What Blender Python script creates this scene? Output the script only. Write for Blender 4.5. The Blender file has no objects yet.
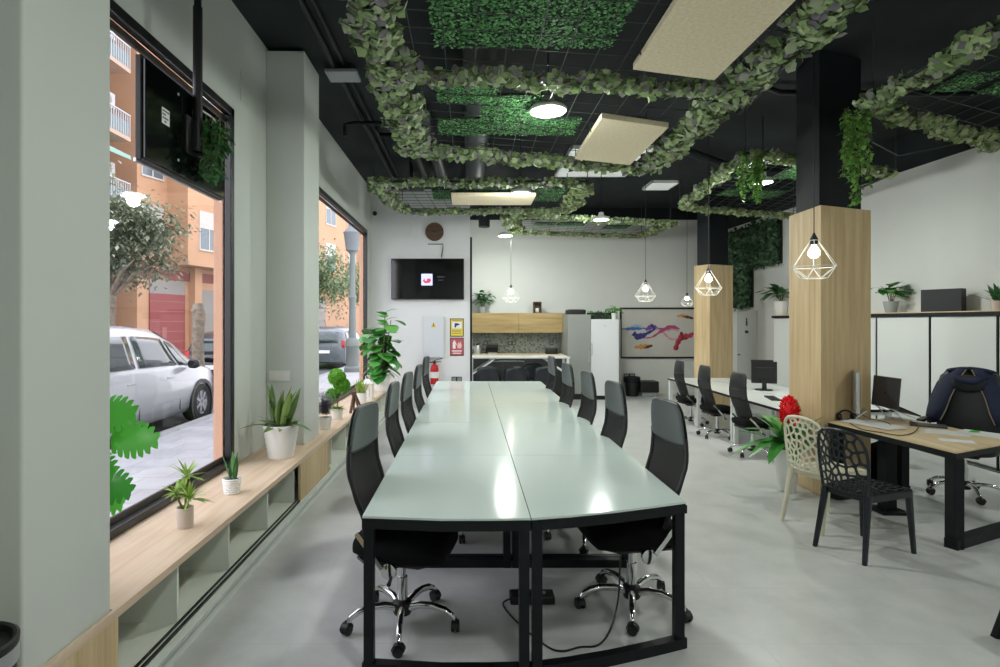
import bpy, math, random
from math import sin, cos, pi, sqrt, radians, atan2
from mathutils import Vector, Matrix
V = Vector
RND = random.Random(11)
SC = bpy.context.scene
COL = SC.collection
H = 1.64            # camera height
F = 565.0           # focal length in pixels of the 1000 px wide frame

ALB = [1.0]         # albedo scale for the materials made next
def srgb(h):
    h = h.lstrip('#')
    c = [int(h[i:i+2], 16)/255 for i in (0, 2, 4)]
    return tuple(ALB[0]*(x/12.92 if x <= .04045 else ((x+.055)/1.055)**2.4) for x in c)+(1,)

# ------------------------------------------------------------------ mesh builder
class MB:
    def __init__(s):
        s.v = []; s.f = []; s.m = []; s.cur = 0
    def add(s, vs, fs):
        o = len(s.v)
        s.v.extend([tuple(p) for p in vs])
        for f in fs:
            s.f.append(tuple(i+o for i in f)); s.m.append(s.cur)
        return s
    def box(s, a, b):
        x0, y0, z0 = [min(p, q) for p, q in zip(a, b)]; x1, y1, z1 = [max(p, q) for p, q in zip(a, b)]
        s.add([(x0,y0,z0),(x1,y0,z0),(x1,y1,z0),(x0,y1,z0),(x0,y0,z1),(x1,y0,z1),(x1,y1,z1),(x0,y1,z1)],
              [(0,3,2,1),(4,5,6,7),(0,1,5,4),(1,2,6,5),(2,3,7,6),(3,0,4,7)])
        return s
    def prism(s, poly, z0, z1):
        n = len(poly)
        s.add([(p[0],p[1],z0) for p in poly]+[(p[0],p[1],z1) for p in poly],
              [tuple(range(n-1,-1,-1)), tuple(range(n,2*n))]+[(i,(i+1)%n,n+(i+1)%n,n+i) for i in range(n)])
        return s
    def bar(s, p0, p1, w, h, up=(0,0,1)):
        p0 = V(p0); p1 = V(p1); d = (p1-p0).normalized(); up = V(up)
        sd = d.cross(up)
        if sd.length < 1e-4: sd = d.cross(V((1,0,0)))
        sd.normalize(); u = sd.cross(d)
        vs = []
        for p in (p0, p1):
            for a, b in ((-1,-1),(1,-1),(1,1),(-1,1)):
                vs.append(p+sd*a*w/2+u*b*h/2)
        s.add(vs, [(3,2,1,0),(4,5,6,7),(0,1,5,4),(1,2,6,5),(2,3,7,6),(3,0,4,7)])
        return s
    def tube(s, pts, r, n=8, cap=True, closed=False):
        pts = [V(p) for p in pts]; N = len(pts)
        rs = r if isinstance(r, (list, tuple)) else [r]*N
        t0 = (pts[1]-pts[0]).normalized()
        u = t0.orthogonal().normalized()
        vs = []
        for i, p in enumerate(pts):
            if closed: t = (pts[(i+1)%N]-pts[i-1])
            else: t = pts[min(i+1,N-1)]-pts[max(i-1,0)]
            if t.length < 1e-9: t = t0
            t.normalize()
            u = (u-t*u.dot(t))
            if u.length < 1e-6: u = t.orthogonal()
            u.normalize(); w = t.cross(u)
            for k in range(n):
                a = 2*pi*k/n
                vs.append(p+(u*cos(a)+w*sin(a))*rs[i])
        fs = []
        for i in range(N if closed else N-1):
            j = (i+1) % N
            for k in range(n):
                l = (k+1) % n
                fs.append((i*n+k, i*n+l, j*n+l, j*n+k))
        if cap and not closed:
            fs.append(tuple(range(n-1,-1,-1))); fs.append(tuple(range((N-1)*n, N*n)))
        s.add(vs, fs)
        return s
    def lathe(s, prof, n=24, c=(0,0,0), axis='z', cap=True):
        vs = []; fs = []; N = len(prof)
        for r, z in prof:
            for k in range(n):
                a = 2*pi*k/n
                q = (r*cos(a), r*sin(a), z)
                if axis == 'x': q = (q[2], q[0], q[1])
                elif axis == 'y': q = (q[1], q[2], q[0])
                vs.append((c[0]+q[0], c[1]+q[1], c[2]+q[2]))
        for i in range(N-1):
            for k in range(n):
                l = (k+1) % n
                fs.append((i*n+k, i*n+l, (i+1)*n+l, (i+1)*n+k))
        if cap and prof[0][0] > 1e-5: fs.append(tuple(range(n-1,-1,-1)))
        if cap and prof[-1][0] > 1e-5: fs.append(tuple(range((N-1)*n, N*n)))
        s.add(vs, fs)
        return s
    def loft(s, rings, cap=True, closed=True):
        n = len(rings[0]); vs = [p for r in rings for p in r]; fs = []
        for i in range(len(rings)-1):
            for k in range(n if closed else n-1):
                l = (k+1) % n
                fs.append((i*n+k, i*n+l, (i+1)*n+l, (i+1)*n+k))
        if cap and closed:
            fs.append(tuple(range(n-1,-1,-1))); fs.append(tuple(range((len(rings)-1)*n, len(rings)*n)))
        s.add(vs, fs)
        return s
    def superloft(s, secs, n=20):
        # secs: (centre, u axis, v axis, half u, half v, exponent)
        rings = []
        for c, u, v, a, b, e in secs:
            c = V(c); u = V(u); v = V(v); r = []
            for k in range(n):
                t = 2*pi*k/n; x = cos(t); y = sin(t)
                x = math.copysign(abs(x)**(2/e), x); y = math.copysign(abs(y)**(2/e), y)
                r.append(c+u*a*x+v*b*y)
            rings.append(r)
        return s.loft(rings)
    def sheet(s, rows, th=0.0, nrm=None):
        # grid of points; with thickness along the local normal
        m = len(rows); n = len(rows[0]); P = [[V(p) for p in r] for r in rows]
        if th == 0:
            s.add([p for r in P for p in r], [(i*n+k, i*n+k+1, (i+1)*n+k+1, (i+1)*n+k) for i in range(m-1) for k in range(n-1)])
            return s
        top = []; bot = []
        for i in range(m):
            for k in range(n):
                du = P[min(i+1,m-1)][k]-P[max(i-1,0)][k]; dv = P[i][min(k+1,n-1)]-P[i][max(k-1,0)]
                nn = du.cross(dv)
                nn = nn.normalized() if nn.length > 1e-9 else V((0,0,1))
                top.append(P[i][k]+nn*th/2); bot.append(P[i][k]-nn*th/2)
        o = m*n
        fs = []
        for i in range(m-1):
            for k in range(n-1):
                q = (i*n+k, i*n+k+1, (i+1)*n+k+1, (i+1)*n+k)
                fs.append(q); fs.append(tuple(j+o for j in reversed(q)))
        edge = [k for k in range(n)]+[i*n+n-1 for i in range(1,m)]+[(m-1)*n+k for k in range(n-2,-1,-1)]+[i*n for i in range(m-2,0,-1)]
        for a, b in zip(edge, edge[1:]+edge[:1]): fs.append((b, a, a+o, b+o))
        s.add(top+bot, fs)
        return s
    def sphere(s, c, r, n=14, m=9, sc=(1,1,1)):
        prof = [(sin(pi*i/m), -cos(pi*i/m)) for i in range(m+1)]
        vs = []; fs = []
        for i in range(m+1):
            for k in range(n):
                a = 2*pi*k/n
                vs.append((c[0]+r*sc[0]*prof[i][0]*cos(a), c[1]+r*sc[1]*prof[i][0]*sin(a), c[2]+r*sc[2]*prof[i][1]))
        for i in range(m):
            for k in range(n):
                l = (k+1) % n
                fs.append((i*n+k, i*n+l, (i+1)*n+l, (i+1)*n+k))
        s.add(vs, fs)
        return s
    def leaf(s, b, d, up, L, W, fold=.18, droop=.25, seg=2, prof=None):
        b = V(b); d = V(d).normalized(); up = V(up)
        sd = d.cross(up)
        if sd.length < 1e-4: sd = d.orthogonal()
        sd.normalize(); up = sd.cross(d)
        vs = [b]; fs = []
        for i in range(1, seg):
            t = i/seg
            w = W/2*(prof(t) if prof else sin(pi*t**.8))
            c = b+d*L*t-up*droop*L*t*t
            vs += [c+sd*w+up*fold*w, c, c-sd*w+up*fold*w]
        vs.append(b+d*L-up*droop*L)
        for i in range(seg-1):
            o = 1+3*i
            if i == 0: fs += [(0, o+1, o), (0, o+2, o+1)]
            else: fs += [(o-3, o-2, o+1, o), (o-2, o-1, o+2, o+1)]
        o = 1+3*(seg-2); e = len(vs)-1
        fs += [(o, o+1, e), (o+1, o+2, e)]
        s.add(vs, fs)
        return s
    def xf(s, M):
        s.v = [tuple(M @ V(p)) for p in s.v]
        return s
    def shift(s, d):
        s.v = [(p[0]+d[0], p[1]+d[1], p[2]+d[2]) for p in s.v]
        return s

def mk(name, mb, mat, parent=None, smooth=False, bevel=0, seg=2, loc=None, rz=0):
    me = bpy.data.meshes.new(name)
    me.from_pydata(mb.v, [], mb.f)
    mats = mat if isinstance(mat, (list, tuple)) else [mat]
    for m in mats: me.materials.append(m)
    if len(mats) > 1: me.polygons.foreach_set('material_index', mb.m)
    if smooth:
        me.polygons.foreach_set('use_smooth', [True]*len(me.polygons))
        if smooth != 'all':
            try: me.set_sharp_from_angle(angle=radians(40))
            except Exception: pass
    me.update()
    o = bpy.data.objects.new(name, me); COL.objects.link(o)
    if bevel:
        b = o.modifiers.new('Bevel', 'BEVEL'); b.width = bevel; b.segments = seg; b.limit_method = 'ANGLE'; b.angle_limit = radians(50)
    if parent is not None: o.parent = parent
    if loc is not None: o.location = loc
    if rz: o.rotation_euler = (0,0,rz)
    return o
def tag(o, label=None, cat=None, group=None, kind=None):
    if label: o['label'] = label
    if cat: o['category'] = cat
    if group: o['group'] = group
    if kind: o['kind'] = kind
    return o
def thing(name, loc, label, cat, group=None, rz=0):
    o = bpy.data.objects.new(name, None); COL.objects.link(o)
    o.empty_display_size = .1
    o.location = loc; o.rotation_euler = (0,0,rz)
    return tag(o, label, cat, group)
def solo(name, mb, mat, loc, label, cat, group=None, rz=0, **k):
    return tag(mk(name, mb, mat, None, loc=loc, rz=rz, **k), label, cat, group)
def solow(name, mb, mat, loc, label, cat, group=None, **k):     # geometry given in room coordinates
    mb.shift((-loc[0], -loc[1], -loc[2]))
    return solo(name, mb, mat, loc, label, cat, group, **k)
def struct(name, mb, mat, **k):
    return tag(mk(name, mb, mat, **k), kind='structure')
def dup(root, loc, rz=0, label=None, group=None, scale=None):
    r = root.copy(); COL.objects.link(r)
    r.location = loc; r.rotation_euler = (0,0,rz)
    if scale: r.scale = (scale,)*3
    if label: r['label'] = label
    if group: r['group'] = group
    for ch in list(root.children):
        c = ch.copy(); COL.objects.link(c); c.parent = r
        for g in list(ch.children):
            d = g.copy(); COL.objects.link(d); d.parent = c
    return r
def px(x, y, Y):            # the point seen at pixel x, y at distance Y
    return V(((x-469)/F*Y, Y, H-(y-322)/F*Y))
def ground(x, y, z=0.0):    # the point of height z seen at pixel x, y
    Y = (H-z)*F/(y-322)
    return V(((x-469)/F*Y, Y, z))

# ------------------------------------------------------------------ materials
def newmat(name):
    m = bpy.data.materials.new(name); m.use_nodes = True
    nt = m.node_tree
    return m, nt, nt.nodes['Principled BSDF']
def pbr(name, col, rough=.5, metal=0, spec=.5, emit=None, estr=0, coat=0, noise=0, nscale=8, bump=0, bscale=60):
    m, nt, b = newmat(name)
    c = srgb(col) if isinstance(col, str) else tuple(col)+(1,)
    b.inputs['Base Color'].default_value = c
    b.inputs['Roughness'].default_value = rough
    b.inputs['Metallic'].default_value = metal
    b.inputs['Specular IOR Level'].default_value = spec
    b.inputs['Coat Weight'].default_value = coat
    if emit:
        b.inputs['Emission Color'].default_value = srgb(emit); b.inputs['Emission Strength'].default_value = estr
    tc = nt.nodes.new('ShaderNodeTexCoord')
    if noise:
        n = nt.nodes.new('ShaderNodeTexNoise'); n.inputs['Scale'].default_value = nscale; n.inputs['Detail'].default_value = 6
        nt.links.new(tc.outputs['Object'], n.inputs['Vector'])
        r = nt.nodes.new('ShaderNodeMapRange'); r.inputs['From Min'].default_value = .3; r.inputs['From Max'].default_value = .7
        r.inputs['To Min'].default_value = 1-noise; r.inputs['To Max'].default_value = 1+noise
        nt.links.new(n.outputs['Fac'], r.inputs['Value'])
        mx = nt.nodes.new('ShaderNodeVectorMath'); mx.operation = 'SCALE'
        mx.inputs[0].default_value = c[:3]
        nt.links.new(r.outputs['Result'], mx.inputs['Scale'])
        nt.links.new(mx.outputs['Vector'], b.inputs['Base Color'])
    if bump:
        n = nt.nodes.new('ShaderNodeTexNoise'); n.inputs['Scale'].default_value = bscale; n.inputs['Detail'].default_value = 4
        nt.links.new(tc.outputs['Object'], n.inputs['Vector'])
        bp = nt.nodes.new('ShaderNodeBump'); bp.inputs['Strength'].default_value = bump; bp.inputs['Distance'].default_value = .01
        nt.links.new(n.outputs['Fac'], bp.inputs['Height']); nt.links.new(bp.outputs['Normal'], b.inputs['Normal'])
    return m
def ramp(nt, stops):
    r = nt.nodes.new('ShaderNodeValToRGB'); e = r.color_ramp.elements
    while len(e) > 1: e.remove(e[-1])
    e[0].position = stops[0][0]; e[0].color = srgb(stops[0][1])
    for p, c in stops[1:]:
        q = e.new(p); q.color = srgb(c)
    return r
def woodmat(name, c0, c1, c2, axis='z', rough=.5, scale=1.0, spec=.4):
    m, nt, b = newmat(name)
    tc = nt.nodes.new('ShaderNodeTexCoord'); mp = nt.nodes.new('ShaderNodeMapping')
    sc = {'z': (9,9,.55), 'x': (.55,9,9), 'y': (9,.55,9)}[axis]
    mp.inputs['Scale'].default_value = [q*scale for q in sc]
    nt.links.new(tc.outputs['Object'], mp.inputs['Vector'])
    n = nt.nodes.new('ShaderNodeTexNoise'); n.inputs['Scale'].default_value = 1.6; n.inputs['Detail'].default_value = 9; n.inputs['Roughness'].default_value = .62
    n.inputs['Distortion'].default_value = .5
    nt.links.new(mp.outputs['Vector'], n.inputs['Vector'])
    r = ramp(nt, [(.32, c0), (.5, c1), (.68, c2)])
    nt.links.new(n.outputs['Fac'], r.inputs['Fac']); nt.links.new(r.outputs['Color'], b.inputs['Base Color'])
    b.inputs['Roughness'].default_value = rough; b.inputs['Specular IOR Level'].default_value = spec
    return m
def leafmat(name, stops, rough=.5, trans=.15, spec=.35):
    m, nt, b = newmat(name)
    g = nt.nodes.new('ShaderNodeNewGeometry'); r = ramp(nt, stops)
    nt.links.new(g.outputs['Random Per Island'], r.inputs['Fac'])
    nt.links.new(r.outputs['Color'], b.inputs['Base Color'])
    b.inputs['Roughness'].default_value = rough; b.inputs['Specular IOR Level'].default_value = spec
    if trans:
        t = nt.nodes.new('ShaderNodeBsdfTranslucent'); nt.links.new(r.outputs['Color'], t.inputs['Color'])
        mx = nt.nodes.new('ShaderNodeMixShader'); mx.inputs['Fac'].default_value = trans
        nt.links.new(b.outputs[0], mx.inputs[1]); nt.links.new(t.outputs[0], mx.inputs[2])
        nt.links.new(mx.outputs[0], nt.nodes['Material Output'].inputs['Surface'])
    return m
def seethrough(name, col, alpha, rough=.8):
    m, nt, b = newmat(name)
    b.inputs['Base Color'].default_value = srgb(col); b.inputs['Roughness'].default_value = rough
    b.inputs['Alpha'].default_value = alpha
    return m
def glassmat(name, refl=.07, tint='#FFFFFF'):
    m, nt, b = newmat(name)
    nt.nodes.remove(b)
    t = nt.nodes.new('ShaderNodeBsdfTransparent'); t.inputs['Color'].default_value = srgb(tint)
    g = nt.nodes.new('ShaderNodeBsdfGlossy'); g.inputs['Roughness'].default_value = .02
    mx = nt.nodes.new('ShaderNodeMixShader'); mx.inputs['Fac'].default_value = refl
    nt.links.new(t.outputs[0], mx.inputs[1]); nt.links.new(g.outputs[0], mx.inputs[2])
    nt.links.new(mx.outputs[0], nt.nodes['Material Output'].inputs['Surface'])
    return m
def floormat(name):
    m, nt, b = newmat(name)
    tc = nt.nodes.new('ShaderNodeTexCoord')
    n = nt.nodes.new('ShaderNodeTexNoise'); n.inputs['Scale'].default_value = 3.5; n.inputs['Detail'].default_value = 10; n.inputs['Roughness'].default_value = .65
    nt.links.new(tc.outputs['Object'], n.inputs['Vector'])
    r = ramp(nt, [(.3, '#B6B8B5'), (.5, '#C0C2C0'), (.7, '#C9CAC8')])
    nt.links.new(n.outputs['Fac'], r.inputs['Fac'])
    br = nt.nodes.new('ShaderNodeTexBrick'); br.offset = .5
    for k, v in (('Scale', 1), ('Mortar Size', .0035), ('Brick Width', 1.2), ('Row Height', .6), ('Mortar Smooth', .3)): br.inputs[k].default_value = v
    mp = nt.nodes.new('ShaderNodeMapping'); mp.inputs['Location'].default_value = (.31,.12,0)
    nt.links.new(tc.outputs['Object'], mp.inputs['Vector']); nt.links.new(mp.outputs['Vector'], br.inputs['Vector'])
    mx = nt.nodes.new('ShaderNodeMix'); mx.data_type = 'RGBA'
    nt.links.new(br.outputs['Fac'], mx.inputs['Factor']); nt.links.new(r.outputs['Color'], mx.inputs[6])
    mx.inputs[7].default_value = srgb('#B8BAB7')
    nt.links.new(mx.outputs[2], b.inputs['Base Color'])
    rr = nt.nodes.new('ShaderNodeMapRange'); rr.inputs['To Min'].default_value = .22; rr.inputs['To Max'].default_value = .42
    nt.links.new(n.outputs['Fac'], rr.inputs['Value']); nt.links.new(rr.outputs['Result'], b.inputs['Roughness'])
    b.inputs['Specular IOR Level'].default_value = .4
    return m
def brickmat(name, c1, c2, mortar, bw, rh, ms=.02, rough=.85, offset=.5):
    m, nt, b = newmat(name)
    tc = nt.nodes.new('ShaderNodeTexCoord'); br = nt.nodes.new('ShaderNodeTexBrick'); br.offset = offset
    for k, v in (('Scale', 1), ('Mortar Size', ms), ('Brick Width', bw), ('Row Height', rh)): br.inputs[k].default_value = v
    for k, v in (('Color1', c1), ('Color2', c2), ('Mortar', mortar)): br.inputs[k].default_value = srgb(v)
    nt.links.new(tc.outputs['Object'], br.inputs['Vector'])
    n = nt.nodes.new('ShaderNodeTexNoise'); n.inputs['Scale'].default_value = 2
    nt.links.new(tc.outputs['Object'], n.inputs['Vector'])
    mx = nt.nodes.new('ShaderNodeMix'); mx.data_type = 'RGBA'; mx.blend_type = 'OVERLAY'; mx.inputs['Factor'].default_value = .3
    nt.links.new(br.outputs['Color'], mx.inputs[6]); nt.links.new(n.outputs['Fac'], mx.inputs[7])
    nt.links.new(mx.outputs[2], b.inputs['Base Color'])
    b.inputs['Roughness'].default_value = rough
    return m
def tilemat(name):      # small patterned grey wall tiles
    m, nt, b = newmat(name)
    tc = nt.nodes.new('ShaderNodeTexCoord'); mp = nt.nodes.new('ShaderNodeMapping'); mp.inputs['Scale'].default_value = (10,10,10)
    nt.links.new(tc.outputs['Object'], mp.inputs['Vector'])
    v = nt.nodes.new('ShaderNodeTexVoronoi'); v.inputs['Scale'].default_value = 1.6; v.distance = 'CHEBYCHEV'
    nt.links.new(mp.outputs['Vector'], v.inputs['Vector'])
    w = nt.nodes.new('ShaderNodeTexWave'); w.wave_type = 'RINGS'; w.inputs['Scale'].default_value = 1.4; w.inputs['Distortion'].default_value = 3
    nt.links.new(mp.outputs['Vector'], w.inputs['Vector'])
    mx = nt.nodes.new('ShaderNodeMath'); mx.operation = 'MULTIPLY'
    nt.links.new(v.outputs['Distance'], mx.inputs[0]); nt.links.new(w.outputs['Fac'], mx.inputs[1])
    r = ramp(nt, [(.08, '#4E5550'), (.25, '#8C938D'), (.45, '#C2C7C0'), (.7, '#6E756F')])
    nt.links.new(mx.outputs[0], r.inputs['Fac']); nt.links.new(r.outputs['Color'], b.inputs['Base Color'])
    b.inputs['Roughness'].default_value = .3
    return m
def emat(name, col, strength):
    m, nt, b = newmat(name)
    b.inputs['Base Color'].default_value = srgb(col)
    b.inputs['Emission Color'].default_value = srgb(col); b.inputs['Emission Strength'].default_value = strength
    return m

M = dict(
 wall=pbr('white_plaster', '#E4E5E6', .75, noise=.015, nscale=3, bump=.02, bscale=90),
 walll=pbr('window_wall_plaster', '#CDD2CC', .75, noise=.015, nscale=3, bump=.02, bscale=90),  # white plaster; the window wall's dim greenish light is put into its colour
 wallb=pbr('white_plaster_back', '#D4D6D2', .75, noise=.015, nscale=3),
 ceil=pbr('black_ceiling_paint', '#272C2E', .8, spec=.2, noise=.25, nscale=1.5, bump=.05, bscale=20),
 blackpaint=pbr('black_paint', '#141A1E', .6, spec=.3),
 floor=floormat('polished_grey_tile'),
 ledge=woodmat('pale_ash_board', '#C9AE92', '#D6BEA3', '#DFCAB2', 'y', .45),
 oak=woodmat('oak_cladding', '#BDA278', '#CDB48A', '#DAC49B', 'z', .5),
 oakx=woodmat('oak_front', '#8F7A52', '#A99263', '#BAA375', 'x', .5),
 oaky=woodmat('oak_board', '#C6AE84', '#D8C198', '#E2CFA9', 'y', .45),
 jamb=pbr('terracotta_jamb', '#D3A68A', .8, noise=.05, nscale=4),
 doorgrey=pbr('pale_grey_door', '#B6B9B4', .5),
 duct=pbr('dark_grey_duct', '#3C4144', .5, spec=.4),
 shelf=pbr('pale_green_white_laminate', '#DDE3D8', .45),
 track=pbr('black_track', '#111314', .4),
 frame=pbr('black_window_frame', '#16191B', .35),
 framed=pbr('brown_black_frame', '#352E2A', .4),
 top=pbr('white_desk_laminate', '#CCDAD4', .13, spec=.3),
 topb=pbr('white_bench_laminate', '#E4E8E4', .3),
 steel=pbr('black_steel', '#0B1115', .5, spec=.3),
 whitesteel=pbr('white_steel', '#D9DDD8', .35),
 mesh=seethrough('black_mesh_fabric', '#070808', .84),
 fabric=pbr('black_fabric', '#08090A', .9, spec=.2, bump=.15, bscale=250),
 lea=pbr('grey_leatherette', '#474D4E', .42, spec=.5, bump=.03, bscale=200),
 blea=pbr('black_leatherette', '#1A1D1F', .4, spec=.5),
 chrome=pbr('chrome', '#D8DADB', .12, metal=1),
 plastic=pbr('black_plastic', '#131516', .45),
 greyplastic=pbr('grey_plastic', '#8A9092', .5),
 white=pbr('white_ceramic', '#E6E6E1', .3),
 pink=pbr('blush_ceramic', '#CDBFB2', .5),
 greypot=pbr('grey_ceramic', '#9A9F9D', .55),
 soil=pbr('dark_soil', '#2E2620', .95, noise=.3, nscale=40),
 stem=pbr('green_stem', '#5A6B35', .6),
 bark=pbr('bark', '#7A6E60', .9, noise=.35, nscale=14, bump=.6, bscale=25),
 glass=glassmat('window_glass', .045),
 red=pbr('red_enamel', '#C0181C', .3),
 blue=pbr('navy_quilted_fabric', '#14213E', .75, bump=.25, bscale=45),
 cream=pbr('cream_plastic', '#DDD9C2', .4),
 bplas=pbr('dark_blue_black_plastic', '#151C22', .35),
 beige=pbr('beige_cork_panel', '#E9DBBC', .85, noise=.09, nscale=40),
 wire=pbr('dark_wire', '#39403C', .5, metal=.3),
 cage=pbr('white_wire', '#E9EBE4', .4),
 bulb=emat('lit_bulb', '#FFF4E0', 6),
 lampd=emat('lit_lamp', '#F6FFF4', 14),
 led=emat('led_panel', '#EEF3F1', .28),
 screen=pbr('black_screen', '#07090B', .08, spec=.6),
 paper=pbr('white_paper', '#E8EAE8', .7),
 steelgrey=pbr('grey_cupboard', '#8F938E', .5),
 fridge=pbr('white_fridge', '#DDE0E2', .3),
 cabwhite=pbr('white_cabinet_door', '#D8DCD8', .3),
 alu=pbr('dark_aluminium', '#4A4C54', .4, metal=.2),
 silver=pbr('silver_aluminium', '#C3C7C8', .3, metal=.7),
 tile=tilemat('patterned_tile'),
 wood_dark=woodmat('walnut', '#4A3324', '#5E4331', '#6E523C', 'x', .55),
)
ALB[0] = 1.28
LM = dict(
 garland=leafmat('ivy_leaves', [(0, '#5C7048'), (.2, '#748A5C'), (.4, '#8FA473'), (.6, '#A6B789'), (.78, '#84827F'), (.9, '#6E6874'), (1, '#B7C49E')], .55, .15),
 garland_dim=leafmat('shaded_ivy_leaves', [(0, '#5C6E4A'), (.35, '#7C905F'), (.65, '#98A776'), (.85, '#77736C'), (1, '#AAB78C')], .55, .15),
 turf=leafmat('boxwood_mat', [(0, '#2C5A2C'), (.4, '#468046'), (.75, '#5F9C5C'), (1, '#86B880')], .55, .1),
 wallgreen=leafmat('dark_moss_leaves', [(0, '#2A3E2B'), (.5, '#3F5A3F'), (1, '#5E7A5E')], .6, .05),
 vine=leafmat('vine_leaves', [(0, '#3C6B2A'), (.5, '#5F8F3C'), (1, '#86AD55')], .5, .15),
 glossy=leafmat('glossy_leaves', [(0, '#2E6B2C'), (.5, '#45873C'), (1, '#68A452')], .3, .12, .5),
 bright=leafmat('bright_leaves', [(0, '#318A28'), (.5, '#48A536'), (1, '#66BE4A')], .35, .2, .5),
 dark=leafmat('dark_leaves', [(0, '#27502E'), (.5, '#3A6A3C'), (1, '#5B874F')], .4, .1),
 snake=leafmat('sword_leaves', [(0, '#3F5B33'), (.5, '#58763F'), (1, '#7E9350')], .4, .05),
 lime=leafmat('lime_leaves', [(0, '#6D8B35'), (.5, '#86A548'), (1, '#A9C06A')], .5, .15),
 lav=leafmat('lavender_spikes', [(0, '#5C5668'), (.35, '#776C86'), (.6, '#66785A'), (1, '#92869F')], .7, .1),
 top=leafmat('topiary_leaves', [(0, '#5C9A30'), (.5, '#78B542'), (1, '#9CD060')], .5, .15),
 redf=leafmat('red_bracts', [(0, '#B8101E'), (.5, '#D81B2A'), (1, '#EE3A44')], .45, .15),
)
ALB[0] = .7
LM['olive'] = leafmat('street_tree_leaves', [(0, '#75806A'), (.5, '#94A082'), (1, '#B5BFA2')], .6, .2)
LM['street'] = leafmat('green_street_leaves', [(0, '#66855A'), (.5, '#84A272'), (1, '#A5BC90')], .6, .2)
ALB[0] = 1.0
# ------------------------------------------------------------------ the room shell
ZC = 4.24; XL = -1.92; YB = 12.9; YN = -3.2
ZS = .476                       # top of the window bench
def xr(y): return 6.2-.04*(y-5)  # right wall
struct('floor', MB().box((XL-.4, YN, -.12), (6.8, YB+.3, 0)), M['floor'])
struct('ceiling', MB().box((XL-.4, YN, ZC), (6.8, YB+.3, ZC+.15)), M['ceil'])
# left wall with two shop windows
WIN = [(2.36, 4.60, .476, 3.37), (5.95, 10.62, .476, 3.37)]
lw = MB(); XO = XL-.10
ys = [YN, WIN[0][0], WIN[0][1], WIN[1][0], WIN[1][1], 11.05]
for i in (0, 2, 4): lw.box((XO, ys[i], 0), (XL, ys[i+1], ZC))
for (a, b, z0, z1) in WIN:
    lw.box((XO, a, z1), (XL, b, ZC)); lw.box((XO, a, 0), (XL, b, z0))
struct('wall_left', lw, M['walll'])
for i, (a, b, z0, z1) in enumerate(WIN):
    t = .07; xa, xb = XL-.04, XL+.012
    w = MB()
    w.box((xa, a, z0), (xb, b, z0+.05)).box((xa, a, z1-t), (xb, b, z1)).box((xa, a, z0), (xb, a+t, z1)).box((xa, b-t, z0), (xb, b, z1))
    root = struct('window_%d' % (i+1), w, M['frame'], bevel=.006)
    s = MB(); x2 = XL-.058
    s.box((x2, a+t, z0), (xa, b-t, z0+.09)).box((x2, a+t, z1-t-.05), (xa, b-t, z1-t)).box((x2, a+t, z0), (xa-.01, a+t+.03, z1-t))
    mk('window_sash', s, M['framed'], root, bevel=.005)
    g = MB().box((XL-.054, a+t, z0+.05), (XL-.049, b-t, z1-t))
    mk('window_glass', g, M['glass'], root)
    j = MB(); e = .004
    j.box((XO-.03, b-t+e, z0), (x2, b-.01, z1)).box((XO-.03, a+.01, z0), (x2, a+t-e, z1))
    mk('window_jamb', j, M['jamb'], root)
struct('wall_near', MB().box((XL-.4, YN-.2, 0), (6.8, YN, ZC)), M['wall'])
struct('wall_back', MB().box((0.02, YB, 0), (6.8, YB+.25, 3.97)), M['wallb'])
struct('trim_1', MB().box((0.02, YB-.002, 3.97), (6.8, YB+.25, ZC)), M['blackpaint'])
struct('wall_television', MB().box((XL-.10, 11.05, 0), (.02, YB+.25, ZC)), M['wall'])
struct('trim_2', MB().box((.02, 11.04, 0), (.06, 11.12, 3.3)), M['blackpaint'], bevel=.004)
P = lambda y: (xr(y), y)
struct('wall_right', MB().prism([P(YN), (6.8, YN), (6.8, YB+.25), P(YB+.25)], 0, 3.75), M['wallb'])
struct('trim_3', MB().prism([(xr(YN)-.01, YN), (6.8, YN), (6.8, YB+.25), (xr(YB+.25)-.01, YB+.25)], 3.75, ZC), M['ceil'])
# baseboards
struct('baseboard_back', MB().box((3.3, YB-.015, 0), (5.9, YB, .09)), M['whitesteel'], bevel=.004)
struct('baseboard_television', MB().box((-1.43, 11.035, 0), (0.0, 11.05, .09)), M['whitesteel'], bevel=.004)
struct('baseboard_right', MB().prism([(xr(2)-.015,2),(xr(2),2),(xr(11.6),11.6),(xr(11.6)-.015,11.6)], 0, .09), M['whitesteel'])
# wall piers between the windows
struct('column_near', MB().box((XL, 1.83, 0), (-1.449, 2.285, ZC)), M['walll'], bevel=.008)
struct('column_between_windows', MB().box((XL, 5.35, 0), (-1.56, 5.88, ZC-.03)), M['walll'], bevel=.008)
# wood-clad pillars
def pillar(name, low, up, zt):
    root = struct(name, MB().prism(up, zt, ZC), M['blackpaint'], bevel=.006)
    mk('wood_cladding', MB().prism(low, 0, zt), M['oak'], root, bevel=.006)
A, B_, C_, D_ = (3.30,5.30), (3.956,5.56), (3.99,6.12), (3.325,5.87)
pillar('column_tall', [A, B_, C_, D_], [(3.33,5.37), (3.88,5.59), (3.92,6.06), (3.375,5.83)], 2.74)
pillar('column_rear', [(4.58,10.75), (5.13,10.98), (5.1,11.55), (4.42,11.1)], [(4.62,10.84), (5.06,11.03), (5.03,11.45), (4.48,11.1)], 2.74)

# ------------------------------------------------------------------ window bench
t = thing('window_bench', (-1.43, 6.6, 0), 'long low bench of pale wood with open cubbies running under both windows', 'window bench')
O = (1.43, -6.6, 0)
bt = MB().box((XL+.002, .9, ZS-.035), (-1.425, 11.04, ZS))
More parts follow.
